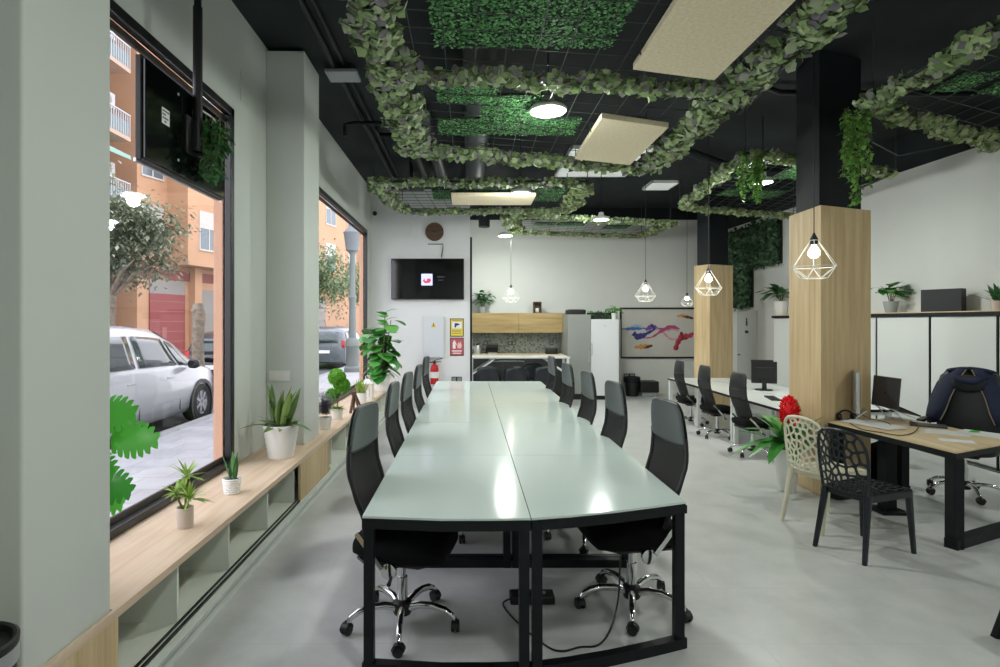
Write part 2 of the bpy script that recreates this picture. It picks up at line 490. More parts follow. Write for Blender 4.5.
# the bench top is cut out around the piers
bt = MB()
for a, b, x0 in ((.9, 1.825, XL), (1.825, 2.29, -1.446), (2.29, 5.345, XL), (5.345, 5.885, -1.557), (5.885, 11.04, XL)):
    bt.box((x0+.002, a, ZS-.035), (-1.425, b, ZS))
bt.shift(O); mk('bench_top', bt, M['ledge'], t)
base = MB().box((XL+.004, 2.29, .0), (-1.44, 5.34, .12)).box((XL+.004, 5.89, 0), (-1.44, 11.03, .12)); base.shift(O)
mk('bench_base', base, M['shelf'], t)
bk = MB().box((XL+.004, 2.31, .12), (XL+.02, 5.34, ZS-.036)).box((XL+.004, 5.89, .12), (XL+.02, 11.03, ZS-.036)); bk.shift(O)
mk('back_panel', bk, M['shelf'], t)
for y in (2.86, 3.47, 4.14, 4.76, 6.05, 6.75, 7.45, 8.15, 8.85, 9.55, 10.25, 10.95):
    d = MB().box((XL+.02, y-.009, .12), (-1.474, y+.009, ZS-.036)); d.shift(O)
    mk('divider', d, M['shelf'], t)
for a, b in ((.9, 2.30), (4.79, 5.78)):
    d = MB().box((-1.448, a, .12), (-1.428, b, ZS-.036)); d.shift(O)
    mk('wood_front', d, M['oak'], t)
for k, (dx, mat, z1, w) in enumerate(((-.004, 'track', .128, .013), (-.032, 'track', .128, .013))):
    r = MB().box((-1.432+dx-w/2, 2.31, .115), (-1.432+dx+w/2, 4.79, z1)); r.shift(O)
    mk('sliding_track', r, M['track'], t)
pl = MB().box((-1.44, .9, 0), (-1.42, 11.03, .115)); pl.shift(O); mk('plinth', pl, M['shelf'], t)
li = MB().box((-1.42, .9, .055), (-1.405, 11.03, .07)); li.shift(O); mk('plinth_lip', li, M['silver'], t)

# wall plates, vent
def plate(loc, n, face, label, col='white', size=.08):
    t = thing('socket_plate', loc, label, 'socket')
    ax = {'-y': (1,0), '+x': (0,1)}[face]
    mk('cover', MB().box((-size*.5*n, -.01, -size*.5), (size*.5*n, 0, size*.5)), M[col], t, bevel=.002)
    for i in range(n):
        o = (i-(n-1)/2)*size
        mk('insert', MB().box((o-size*.36, -.014, -size*.36), (o+size*.36, -.009, size*.36)), M['greyplastic' if col != 'white' else 'white'], t, bevel=.002)
plate((-1.79, 5.345, 1.13), 2, '-y', 'pair of white switch plates on the pier above the big sword plant', 'white', .10)
plate((3.66, YB-.002, .40), 2, '-y', 'black double socket on the wall below the ink painting', 'plastic', .13)
plate((-.24, 11.047, .52), 2, '-y', 'black double socket low on the wall beside the kitchen', 'plastic', .10)
v = MB()
for i in range(7): v.box((0, -.16, -.09+i*.028), (.011, .16, -.075+i*.028))
vt = thing('wall_vent', (XL+.001, 4.93, 3.62), 'white slatted air vent high on the wall beside the window', 'vent')
mk('slats', v, M['walll'], vt); mk('vent_frame', MB().box((0,-.19,-.12),(.008,.19,.125)), M['walll'], vt)
# back-right grey doors and green wall
def rwall(mb): return mb
dr = MB().prism([(xr(11.62)-.02, 11.62), (xr(11.62), 11.62), (xr(12.4), 12.4), (xr(12.4)-.02, 12.4)], 0, 1.88)
root = struct('door_1', dr, M['doorgrey'], bevel=.003)
hb = MB().tube([(xr(12.3)-.06, 12.3, .93), (xr(12.2)-.06, 12.2, .93)], .01); hb.tube([(xr(12.3)-.06, 12.3, .93), (xr(12.3)-.015, 12.3, .93)], .012)
mk('door_handle', hb, M['plastic'], root)
sg = MB(); xs = xr(12)-.026
sg.lathe([(0,0),(.028,0),(.028,.004),(0,.004)], 12, (xs, 12.0, 1.70), 'x'); sg.prism([(xs, 11.965), (xs+.004, 11.965), (xs+.004, 12.035), (xs, 12.035)], 1.56, 1.67)
sg.box((xs, 11.93, 1.40), (xs+.004, 12.07, 1.46))
mk('restroom_pictogram', sg, M['plastic'], root)
gw = MB()
def wallpatch(y0, y1, z0, z1, n):
    for i in range(n):
        y = RND.uniform(y0, y1); z = RND.uniform(z0, z1)
        a = RND.uniform(0, 2*pi)
        gw.leaf((xr(y)-RND.uniform(.03,.10), y, z), (-.45-RND.random()*.4, cos(a)*.7, sin(a)*.6-.3), (-1,0,.4), RND.uniform(.07,.11), RND.uniform(.05,.08))
wallpatch(11.75, 12.78, 1.94, 3.66, 1500); wallpatch(10.74, 11.78, 2.75, 3.66, 900)
t = thing('green_wall_panel', (5.93, 11.75, 1.94), 'dark green leafy wall panel stepped like an L above the grey door', 'plant wall')
gw.shift((-5.93,-11.75,-1.94)); tag(mk('foliage', gw, LM['wallgreen'], t), kind='stuff')
gb = MB().prism([(xr(11.76)-.03, 11.76), (xr(11.76)-.002, 11.76), (xr(12.77)-.002, 12.77), (xr(12.77)-.03, 12.77)], 1.95, 3.65)
gb.prism([(xr(10.75)-.03, 10.75), (xr(10.75)-.002, 10.75), (xr(11.76)-.002, 11.76), (xr(11.76)-.03, 11.76)], 2.76, 3.65); gb.shift((-5.93,-11.75,-1.94))
mk('backing', gb, pbr('green_backing', '#1B2A1D', .9), t)
# ------------------------------------------------------------------ the long bench of desks
ZT = .74
def bench_desk(quad, label, curve=None, group='white desks pushed together as the long table'):
    # quad: four corners (near-left, near-right, far-right, far-left); curve: extra points on the near edge
    cx = sum(p[0] for p in quad)/4; cy = sum(p[1] for p in quad)/4
    t = thing('bench_desk', (cx, cy, 0), label, 'desk', group)
    near = [quad[0]]+(curve or [])+[quad[1]]
    loc = lambda p: (p[0]-cx, p[1]-cy)
    poly = [loc(p) for p in near]+[loc(quad[2]), loc(quad[3])]
    mk('tabletop', MB().prism(poly, ZT-.010, ZT), M['top'], t)
    mk('edge_board', MB().prism([(x*.998, y*.999) for x, y in poly], ZT-.020, ZT-.0105), M['steel'], t)
    def endframe(pts, sgn):
        fr = MB(); w = .050
        pts = [V((loc(p)[0], loc(p)[1]+sgn*w*.55, 0)) for p in pts]
        n = len(pts); pts[0] = pts[0]+V((.003,0,0)); pts[-1] = pts[-1]-V((.003,0,0))
        a, b = pts[0]+V((w*.5,0,0)), pts[-1]-V((w*.5,0,0))
        for q in (a, b): fr.box((q.x-w/2+.002, q.y-w/2, 0), (q.x+w/2-.002, q.y+w/2, ZT-.0205))
        for p, q in zip(pts[:-1], pts[1:]):
            d = (q-p).normalized()*.004
            fr.bar(p-d+V((0,0,ZT-.041)), q+d+V((0,0,ZT-.041)), w*.94, .040)
            fr.bar(p-d+V((0,0,.027)), q+d+V((0,0,.027)), w*.94, .052)
        mk('end_frame', fr, M['steel'], t)
    endframe(near, 1); endframe([quad[3], quad[2]], -1)
    bm_ = MB(); xm = (poly[0][0]+poly[len(near)-1][0])/2
    y0 = max(p[1] for p in poly[:len(near)])+.06; y1 = poly[-1][1]-.06
    for dx in (-.22, .22): bm_.box((xm+dx-.02, y0, ZT-.062), (xm+dx+.02, y1, ZT-.021))
    mk('support_beam', bm_, M['steel'], t)
    return t
YJ = [2.62, 3.82, 5.06, 6.325, 7.39, 8.59]
ordn = ['at the open end', 'second from the open end', 'in the middle', 'second from the kitchen end', 'at the kitchen end']
for i in range(5):
    a, b = YJ[i], YJ[i+1]-.003
    if i == 0:
        bench_desk([(-.495, 2.621), (.283, 2.594), (.283, b), (-.491, b)], 'white bench desk of the long table, window side, '+ordn[i], [(-.13, 2.585), (.1, 2.586)])
        bench_desk([(.287, 2.594), (1.087, 2.831), (1.086, b), (.287, b)], 'white bench desk of the long table, pillar side, '+ordn[i], [(.47, 2.630), (.682, 2.688), (.9, 2.762)])
    else:
        bench_desk([(-.491, a), (.283, a), (.283, b), (-.489, b)], 'white bench desk of the long table, window side, '+ordn[i])
        bench_desk([(.287, a), (1.086, a), (1.086, b), (.287, b)], 'white bench desk of the long table, pillar side, '+ordn[i])

# ------------------------------------------------------------------ high-back mesh office chair (faces +x)
def interp(tab, t):
    for (a, va), (b, vb) in zip(tab[:-1], tab[1:]):
        if t <= b:
            k = (t-a)/(b-a) if b > a else 0
            k = max(0, k); k2 = k*k*(3-2*k)*.35+k*.65
            return va+(vb-va)*k2
    return tab[-1][1]
BX = [(.42,-.09),(.50,-.12),(.62,-.16),(.75,-.205),(.86,-.238),(.95,-.242),(1.05,-.232),(1.14,-.218),(1.19,-.205)]
BW = [(.42,.175),(.55,.19),(.75,.208),(.9,.21),(1.0,.20),(1.12,.185),(1.165,.17),(1.19,.13)]
def star_base(t, hubz=.10, r=.30, n=5, ph=-.07, cm='chrome'):
    mk('gas_lift', MB().lathe([(.028,.09),(.028,.26),(.02,.261),(.02,.40)], 16), M[cm], t, smooth=True)
    mk('base_hub', MB().lathe([(.0,.06),(.045,.06),(.052,.075),(.05,.125),(.03,.14),(0,.14)], 18), M['plastic'], t, smooth=True)
    for k in range(n):
        a = ph+2*pi*k/n; c, s = cos(a), sin(a)
        pts = [(.04*c,.04*s,.098),(.10*c,.10*s,.118),(.17*c,.17*s,.122),(.24*c,.24*s,.108),(.28*c,.28*s,.085),(.295*c,.295*s,.062)]
        pts = [V(p) for p in pts]
        lg = mk('base_leg', MB().tube(pts, [.022,.02,.019,.018,.016,.012], 10), M[cm], t, smooth=True)
        w = MB(); o = V((r*c, r*s, 0)); e = RND.uniform(0, pi); d = V((cos(e), sin(e), 0)); u = V((-d.y, d.x, 0))
        for sg in (-1, 1):
            ring = []
            for off, rr in ((.006,.012),(.006,.026),(.012,.028),(.022,.026),(.024,.012)):
                ring.append([o+u*sg*off+d*rr*cos(q)+V((0,0,.0285+rr*sin(q))) for q in [2*pi*j/14 for j in range(14)]])
            w.loft(ring if sg > 0 else [list(reversed(q)) for q in ring])
        hood = [o+d*.031*cos(q)+V((0,0,.031+.031*sin(q))) for q in [pi*j/8 for j in range(9)]]
        w.sheet([[p+u*.02 for p in hood], [p-u*.02 for p in hood]], .004)
        w.tube([o+V((0,0,.05)), o+V((0,0,.075))], .008, 8)
        mk('caster', w, M['plastic'], lg, smooth=True)
def back_rows(z0, z1, nz, ny, off=0, curve=.032, wmul=1):
    rows = []
    for i in range(nz+1):
        z = z0+(z1-z0)*i/nz; x = interp(BX, z)+off; w = interp(BW, z)*wmul
        rows.append([V((x+curve*(1-(2*k/ny-1)**2)*-1+curve*.5, w*(2*k/ny-1), z)) for k in range(ny+1)])
    return rows
def office_chair(loc, label, group):
    t = thing('office_chair', loc, label, 'chair', group)
    star_base(t)
    # seat: deep black cushion with waterfall front
    secs = []
    for x, hw, zc, hz in ((-.22,.15,.475,.03),(-.205,.20,.475,.05),(-.12,.235,.468,.058),(.02,.25,.462,.06),(.14,.25,.462,.058),(.22,.238,.455,.052),(.262,.215,.442,.038),(.275,.17,.435,.02)):
        secs.append(((x,0,zc),(0,1,0),(0,0,1),hw,hz,3.2))
    mk('seat', MB().superloft(secs, 24), M['fabric'], t, smooth='all')
    # under-seat tray
    mk('seat_shell', MB().superloft([((x,0,.405),(0,1,0),(0,0,1),w,.012,4) for x, w in ((-.2,.15),(-.15,.2),(.15,.22),(.22,.16))], 20), M['plastic'], t, smooth=True)
    mk('tilt_mechanism', MB().box((-.09,-.06,.345),(.10,.06,.40)), M['plastic'], t, bevel=.012)
    mk('height_lever', MB().tube([(.0,-.05,.375),(.0,-.16,.37),(.01,-.22,.345),(.015,-.27,.335)], [.006,.006,.008,.011], 8), M['plastic'], t, smooth=True)
    # black mesh back with its frame
    mk('mesh_back', MB().sheet(back_rows(.44, 1.0, 12, 8), .006), M['mesh'], t, smooth='all')
    rows = back_rows(.44, 1.0, 14, 8)
    fr = MB(); fr.tube([r[0] for r in rows], .011, 8); fr.tube([r[-1] for r in rows], .011, 8); fr.tube(rows[0], .011, 8)
    mk('back_frame', fr, M['plastic'], t, smooth=True)
    # padded headrest, grey leatherette front on a black shell
    hs = []
    for z, w, th in ((.968,.192,.009),(.98,.204,.014),(1.03,.200,.016),(1.09,.192,.016),(1.14,.180,.015),(1.17,.160,.012),(1.186,.128,.008)):
        hs.append((z, w, th))
    def head(off, thm, wm):
        rings = []
        for z, w, th in hs:
            x = interp(BX, z); r = []; n = 28
            for k in range(n):
                a = 2*pi*k/n; yy = math.copysign(abs(cos(a))**.55, cos(a)); xx = math.copysign(abs(sin(a))**.7, sin(a))
                y = yy*w*wm
                r.append(V((x-.032*(1-(y/.21)**2)+.016+off+xx*th*thm, y, z+(.0 if z > 1 else -.035*(1-(y/.21)**2)*(1.0-(z-.968)/.032)))))
            rings.append(r)
        return MB().loft(rings)
    mk('headrest', head(.008, 1, .985), M['lea'], t, smooth='all')
    mk('headrest_shell', head(-.008, .6, 1.0), M['blea'], t, smooth='all')
    # chrome back brackets with round covers
    for s in (-1, 1):
        br = MB().bar((-.03, s*.245, .40), (-.175, s*.222, .56), .026, .008, (0,s,0))
        mk('back_bracket', br, M['chrome'], t, bevel=.002)
        mk('bracket_cover', MB().lathe([(.0,-.012),(.04,-.012),(.043,0),(.04,.012),(.03,.016),(0,.016)] if s > 0 else [(0,-.016),(.03,-.016),(.04,-.012),(.043,0),(.04,.012),(0,.012)], 20, (0, s*.225, .385), 'y'), M['chrome'], t, smooth=True)
        mk('bracket_arm', MB().tube([(0, s*.05, .375), (0, s*.215, .382)], .014, 8), M['plastic'], t, smooth=True)
    return t
gl = 'mesh office chairs along the window side of the long table'
gr = 'mesh office chairs along the pillar side of the long table'
c0 = office_chair((-.362, 3.07, 0), 'black mesh office chair, window side of long table, at its open end', gl)
c0.rotation_euler = (0,0,radians(-11))
def chair(x, y, deg, label, group, scale=None): return dup(c0, (x, y, 0), radians(deg), label, group, scale)
ll = ['second from the open end', 'third from the open end', 'fourth from the open end', 'fifth and last by the kitchen']
for (x, y, dg), l in zip(((-.35,4.22,-3), (-.335,5.05,-5), (-.315,5.95,-3), (-.345,7.4,-5)), ll):
    chair(x, y, dg, 'black mesh office chair, window side of long table, '+l, gl)
rl = ['at its open end', 'second from the open end', 'third from the open end', 'fourth from the open end', 'fifth and last by the kitchen']
for (x, y, dg), l in zip(((.935,3.25,187), (.89,4.26,186), (.87,5.15,185), (.86,6.15,186), (.88,7.45,185)), rl):
    chair(x, y, dg, 'mesh office chair, pillar side of long table, '+l, gr)

# ------------------------------------------------------------------ white workstation row behind
ZW = .64
def white_desk(x0, x1, y0, y1, label, flip):
    t = thing('white_desk', ((x0+x1)/2, (y0+y1)/2, 0), label, 'desk', 'white desks of the workstation row behind the tall pillar')
    hx = (x1-x0)/2; hy = (y1-y0)/2
    mk('tabletop', MB().box((-hx,-hy,ZW-.022),(hx,hy,ZW)), [M['topb']], t)
    mk('edge_band', MB().box((-hx-.003,-hy,ZW-.03),(-hx,hy,ZW-.001)).box((hx,-hy,ZW-.03),(hx+.003,hy,ZW-.001)).box((-hx,-hy-.003,ZW-.03),(hx,-hy,ZW-.001)), M['steel'], t)
    for sx in (-1, 1):
        for sy in (-1, 1):
            lx = sx*(hx-.04); ly = sy*(hy-.035)
            mk('leg', MB().box((lx-.028,ly-.025,0),(lx+.028,ly+.025,ZW-.023)), M['whitesteel'], t, bevel=.003)
    rr = MB()
    for sy in (-1, 1): rr.box((-hx+.07, sy*(hy-.035)-.02, ZW-.07), (hx-.07, sy*(hy-.035)+.02, ZW-.023))
    mk('rail', rr, M['whitesteel'], t)
yy = [6.45, 7.66, 8.89, 10.12]; nm = ['nearest the tall pillar', 'in the middle of the row', 'nearest the rear pillar']
nm = ['beside the tall pillar', 'in the middle of its row', 'beside the rear pillar']
for i in range(3):
    white_desk(3.56, 4.20, yy[i]+.004, yy[i+1], 'white workstation desk on the mesh chairs side, '+nm[i], 0)
    white_desk(4.21, 4.86, yy[i]+.004, yy[i+1], 'white workstation desk on the cabinet side, '+nm[i], 1)
gw_ = 'black mesh chairs at the white workstation row'
for x, y, dg, l in ((3.565,9.08,2,'furthest along the white workstation row, by the rear pillar'), (3.545,8.07,3,'in the middle of the white workstation row'), (3.505,6.98,5,'at the white workstation row behind the red flower plant')):
    chair(x, y, dg, 'black mesh office chair '+l, gw_, .862)
# monitor on the row
p = px(764, 380, 8.3)
t = thing('monitor', (p.x, 8.3, ZW), 'black monitor turned away on the white workstation row', 'monitor', rz=radians(-20))
mk('panel', MB().box((-.17,-.02,.10),(.17,.015,.42)), M['plastic'], t, bevel=.008)
mk('back_bulge', MB().box((-.12,-.05,.16),(.12,-.02,.34)), M['plastic'], t, bevel=.012)
mk('top_bar', MB().box((-.175,-.03,.40),(.12,.0,.445)), M['plastic'], t, bevel=.01)
mk('stand', MB().box((-.03,-.045,0),(.03,-.015,.2)).lathe([(0,0),(.12,0),(.12,.01),(0,.014)], 20), M['plastic'], t)
solo('keyboard', MB().box((-.2,-.06,0),(.2,.06,.018)), M['plastic'], (3.95, 7.35, ZW), 'black keyboard lying on the white workstation desk', 'keyboard', rz=1.3, bevel=.004)
solo('desk_paper', MB().box((-.105,-.148,0),(.105,.148,.003)), M['paper'], (4.45, 7.2, ZW), 'white sheet of paper on the cabinet side workstation desk', 'paper', rz=.4)
# ------------------------------------------------------------------ hanging trellises, garlands, lamps
ZT_ = 3.54
def GP(u): return .85 if u < .5 else .92
def garland(p0, p1, w, h, label, mat='garland', dens=520, leafs=(.06,.095), z=ZT_, group='ivy garlands on the hanging trellises'):
    p0 = V((p0[0], p0[1], z)); p1 = V((p1[0], p1[1], z)); L = (p1-p0).length; d = (p1-p0)/L; sd = V((-d.y, d.x, 0))
    mb = MB(); n = int(L*dens*(.55+w*1.6))
    for i in range(n):
        t = RND.random()*L
        wob = .04*sin(t*7.3+p0.x)+.03*sin(t*17+p0.y)
        a = RND.uniform(-1, 1); zz = RND.uniform(-1, .55)
        k = sqrt(max(0, 1-zz*zz*.8))
        q = p0+d*t+sd*(a*w/2*k+wob)+V((0,0,zz*h/2))
        out = (sd*a*1.2+V((0,0,zz*.9-.5))+d*RND.uniform(-.7,.7)+sd*RND.uniform(-.5,.5)).normalized()
        dr = (d*RND.uniform(-1,1)+sd*RND.uniform(-1,1)+V((0,0,RND.uniform(-.75,.15)))).normalized()
        l = RND.uniform(*leafs)
        mb.leaf(q-dr*l*.4, dr, out, l, l*RND.uniform(.7,.95), -.12, .2, 3, GP)
    m = (p0+p1)/2
    t = thing('ivy_garland', (m.x, m.y, z), label, 'garland', group)
    mb.shift((-m.x, -m.y, -z)); tag(mk('leaves', mb, LM[mat], t), kind='stuff')
    st = MB(); pts = []
    for i in range(13):
        u = i/12; pts.append(p0.lerp(p1, u)-m+sd*.02*sin(u*40)+V((0,0,.02*cos(u*33))))
    st.tube(pts, .012, 6); mk('stem', st, M['bark'], t)
    return t
def trellis(c, label, rods, cross=(), z=ZT_, step=.2):
    # c: four corners in order; hung from the ceiling by rods
    cx = sum(p[0] for p in c)/4; cy = sum(p[1] for p in c)/4
    t = thing('ceiling_trellis', (cx, cy, z), label, 'trellis', 'black wire trellises hung under the ceiling')
    q = [V((p[0]-cx, p[1]-cy, 0)) for p in c]
    for i in range(4):
        mk('frame_bar', MB().bar(q[i], q[(i+1)%4], .025, .025), M['wire'], t)
    for a, b in cross: mk('frame_bar', MB().bar(q[0].lerp(q[3], a), q[1].lerp(q[2], b), .025, .025), M['wire'], t)
    w = MB()
    n1 = max(2, int((q[1]-q[0]).length/step)); n2 = max(2, int((q[3]-q[0]).length/step))
    for i in range(1, n1):
        u = i/n1; w.bar(q[0].lerp(q[1], u), q[3].lerp(q[2], u), .005, .005)
    for i in range(1, n2):
        u = i/n2; w.bar(q[0].lerp(q[3], u)+V((0,0,.005)), q[1].lerp(q[2], u)+V((0,0,.005)), .005, .005)
    mk('wire_grid', w, M['wire'], t)
    for u, v in rods:
        p = q[0].lerp(q[1], u).lerp(q[3].lerp(q[2], u), v)
        mk('hanging_rod', MB().tube([p, p+V((0,0,ZC-z-.002))], .006, 6), M['wire'], t)
    return t
cor = ((0,0),(1,0),(0,1),(1,1))
# big trellis over the long table
T1 = [(-.60,1.6),(2.2,1.6),(2.2,7.0),(-.60,6.25)]
trellis(T1, 'large wire trellis hanging over the open half of the long table', cor+((0,.55),(1,.55)), ((.6,.56),))
garland((-.60,1.7),(-.60,6.3), .36, .14, 'thick ivy garland along the window edge of the large trellis')
garland((2.2,1.7),(2.2,7.0), .36, .14, 'thick ivy garland along the pillar edge of the large trellis')
garland((-.5,4.3),(2.1,4.62), .17, .15, 'ivy garland crossing the middle of the large trellis between its two cork panels')
garland((-.55,6.2),(2.15,7.0), .2, .16, 'ivy garland along the kitchen edge of the large trellis')
# second trellis
T2 = [(-1.28,7.64),(1.6,7.64),(1.68,9.67),(-1.14,9.67)]
trellis(T2, 'wire trellis hanging in front of the wall clock', cor)
garland((-1.35,7.64),(1.6,7.7), .16, .14, 'ivy garland on the table side edge of the clock trellis', leafs=(.055,.085))
garland((-1.28,7.7),(-1.14,9.6), .26, .13, 'short ivy garland at the window end of the clock trellis', leafs=(.055,.085))
garland((-1.1,9.65),(1.6,9.67), .15, .12, 'ivy garland on the wall side edge of the clock trellis', leafs=(.055,.085))
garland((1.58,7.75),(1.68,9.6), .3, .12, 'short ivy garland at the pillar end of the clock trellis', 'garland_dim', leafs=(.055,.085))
# third trellis by the back wall
T3 = [(.70,9.98),(3.85,10.8),(3.8,12.45),(1.0,11.9)]
trellis(T3, 'wire trellis hanging close to the kitchen back wall', cor)
garland((.75,9.98),(3.9,10.82), .16, .12, 'ivy garland on the table side edge of the back wall trellis', leafs=(.055,.085))
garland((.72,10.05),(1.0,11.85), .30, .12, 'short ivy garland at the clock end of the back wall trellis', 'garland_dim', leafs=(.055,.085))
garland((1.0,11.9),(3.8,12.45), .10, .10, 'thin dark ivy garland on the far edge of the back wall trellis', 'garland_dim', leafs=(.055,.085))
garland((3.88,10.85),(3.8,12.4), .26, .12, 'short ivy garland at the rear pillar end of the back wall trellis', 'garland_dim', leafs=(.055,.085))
# trellis over the wood-topped desk
T4 = [(3.36,1.4),(5.75,1.4),(5.75,6.12),(3.40,4.97)]
trellis(T4, 'wire trellis hanging over the wood-topped desk before the tall pillar', ((.02,.15),(.02,.95),(1,.1),(1,.9)))
garland((3.46,1.5),(3.48,4.9), .24, .13, 'ivy garland on the table side edge of the trellis over the wood-topped desk')
garland((3.5,4.96),(5.7,6.05), .22, .12, 'ivy garland on the far edge of the trellis over the wood-topped desk', 'garland_dim', leafs=(.055,.085))
# trellis behind the tall pillar
T5 = [(3.11,6.35),(5.44,7.2),(5.8,10.1),(3.48,9.33)]
trellis(T5, 'wire trellis hanging behind the tall pillar above the white workstations', cor)
garland((3.14,6.4),(3.48,9.3), .18, .12, 'ivy garland on the table side edge of the trellis behind the pillar', leafs=(.055,.085))
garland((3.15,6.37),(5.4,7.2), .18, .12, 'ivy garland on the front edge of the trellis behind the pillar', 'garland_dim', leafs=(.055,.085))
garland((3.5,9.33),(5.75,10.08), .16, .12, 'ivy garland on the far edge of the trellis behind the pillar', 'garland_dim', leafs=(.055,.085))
# trailing vines
def trailing(base, strands, length, spread, label, mat='vine', ls=.06):
    t = thing('trailing_vine', base, label, 'hanging plant')
    lf = MB(); st = MB()
    for s in range(strands):
        p = V((RND.uniform(-spread,spread), RND.uniform(-spread,spread), 0)); L = length*RND.uniform(.45,1)
        pts = [p.copy()]; n = int(L/.035)
        for i in range(n):
            p = p+V((RND.uniform(-.012,.012), RND.uniform(-.012,.012), -.035)); pts.append(p.copy())
            for k in range(2):
                a = RND.uniform(0, 2*pi); l = ls*RND.uniform(.7,1.2)
                lf.leaf(p, (cos(a), sin(a), RND.uniform(-.9,.1)), (0,0,1), l, l*.7, .1, .3)
        if len(pts) > 2: st.tube(pts, .003, 4)
    tag(mk('leaves', lf, LM[mat], t), kind='stuff'); mk('stem', st, M['stem'], t)
trailing((3.40,4.98,3.52), 16, .85, .10, 'vine trailing down from the trellis corner beside the black pillar top')
trailing((3.20,6.45,3.58), 14, .6, .12, 'vine drooping from the front corner of the trellis behind the pillar', ls=.06)
trailing((3.30,6.42,3.55), 5, .5, .03, 'thin vine hanging beside the lit lamp of the trellis behind the pillar')
# green turf mats lying on the trellises
def turf(rects, label, dens=1500, z=ZT_+.03, group='green leaf mats lying on the trellises'):
    cx = sum((r[0]+r[1])/2 for r in rects)/len(rects); cy = sum((r[2]+r[3])/2 for r in rects)/len(rects)
    t = thing('leaf_mat', (cx, cy, z), label, 'leaf mat', group)
    lf = MB(); bk = MB()
    for x0, x1, y0, y1 in rects:
        bk.box((x0-cx, y0-cy, 0), (x1-cx, y1-cy, .015))
        for i in range(int((x1-x0)*(y1-y0)*dens*2.6)):
            a = RND.uniform(0, 2*pi); l = RND.uniform(.02,.034)
            lf.leaf((RND.uniform(x0,x1)-cx, RND.uniform(y0,y1)-cy, -RND.uniform(-.005,.016)), (cos(a)*.8, sin(a)*.8, -RND.uniform(.0,.5)), (0,0,-1), l, l*.7, .1, .1)
    mk('backing', bk, pbr('mat_backing', '#17301A', .9), t); tag(mk('leaves', lf, LM['turf'], t), kind='stuff')
turf([(-.24,.99,3.15,3.95),(.72,1.1,2.5,3.15)], 'wide green leaf mat at the open end of the large trellis')
turf([(-.27,.24,4.6,4.95),(.11,.63,4.8,5.35),(-.3,1.06,5.35,5.8)], 'stepped green leaf mat around the big lamp of the large trellis')
turf([(-.55,1.0,8.25,8.6),(-.55,-.2,8.6,8.9)], 'dark green leaf mat above the cork panel of the clock trellis', 1000)
turf([(1.0,1.4,8.15,9.0)], 'green leaf mat at the pillar end of the clock trellis', 1000)
for q, l in (((1.3,1.7,11.0,11.25),'small leaf mat nearest the clock on the back wall trellis'), ((1.75,2.3,10.95,11.3),'leaf mat in the middle of the back wall trellis'), ((2.75,3.25,11.3,11.7),'leaf mat nearest the rear pillar on the back wall trellis')):
    turf([q], l, 900)
turf([(3.82,4.12,4.35,4.72)], 'small square leaf mat on the trellis over the wood-topped desk')
turf([(4.25,4.7,4.35,4.75)], 'leaf mat at the cabinet side of the trellis over the wood-topped desk')
turf([(4.3,4.7,3.6,4.0)], 'leaf mat near the open side of the trellis over the wood-topped desk')
turf([(3.75,4.1,8.2,8.6)], 'small leaf mat on the trellis behind the pillar, table side', 900)
turf([(4.3,4.7,8.3,8.8)], 'leaf mat on the trellis behind the pillar, nearer the cabinets', 900)
turf([(4.05,4.5,7.0,7.6)], 'leaf mat on the front part of the trellis behind the pillar', 900)
# cork acoustic panels hung under the trellis
def cork(x0, x1, y0, y1, label, dy=0):
    cx, cy = (x0+x1)/2, (y0+y1)/2; z = ZT_-.07
    t = thing('acoustic_panel', (cx, cy, z), label, 'acoustic panel', 'cork acoustic panels under the trellises')
    hx, hy = (x1-x0)/2, (y1-y0)/2
    mk('panel', MB().prism([(-hx,-hy),(hx,-hy+dy),(hx,hy+dy),(-hx,hy)], 0, .05), M['beige'], t, bevel=.004)
    for s in (-1, 1):
        for v in (-.6, .6):
            mk('hook', MB().tube([(s*(hx+.015), v*hy+dy/2, .0),(s*(hx+.02), v*hy+dy/2, .08),(s*(hx-.06), v*hy+dy/2, .085)], .005, 6), M['wire'], t)
cork(1.19,1.86,2.5,4.1,'beige cork panel at the open end of the large trellis', .18)
cork(1.19,1.88,5.07,6.35,'beige cork panel at the kitchen end of the large trellis', .25)
cork(-.26,.97,8.2,8.85,'long beige cork panel under the clock trellis')
# LED panels fixed on the black ceiling
def ledp(x0, x1, y0, y1, label):
    t = thing('ceiling_panel_light', ((x0+x1)/2, (y0+y1)/2, ZC), label, 'ceiling light')
    hx, hy = (x1-x0)/2, (y1-y0)/2
    f = MB()
    for a, b in (((-hx,-hy),(hx,-hy+.03)), ((-hx,hy-.03),(hx,hy)), ((-hx,-hy),(-hx+.03,hy)), ((hx-.03,-hy),(hx,hy))): f.box((a[0],a[1],-.05),(b[0],b[1],-.001))
    mk('frame', f, M['whitesteel'], t); mk('diffuser', MB().box((-hx+.03,-hy+.03,-.045),(hx-.03,hy-.03,-.01)), M['led'], t)
ledp(1.5,2.75,8.3,9.95,'large white square ceiling panel behind the cork panel of the large trellis')
ledp(3.35,3.86,10.35,10.95,'small white square ceiling panel before the rear pillar')
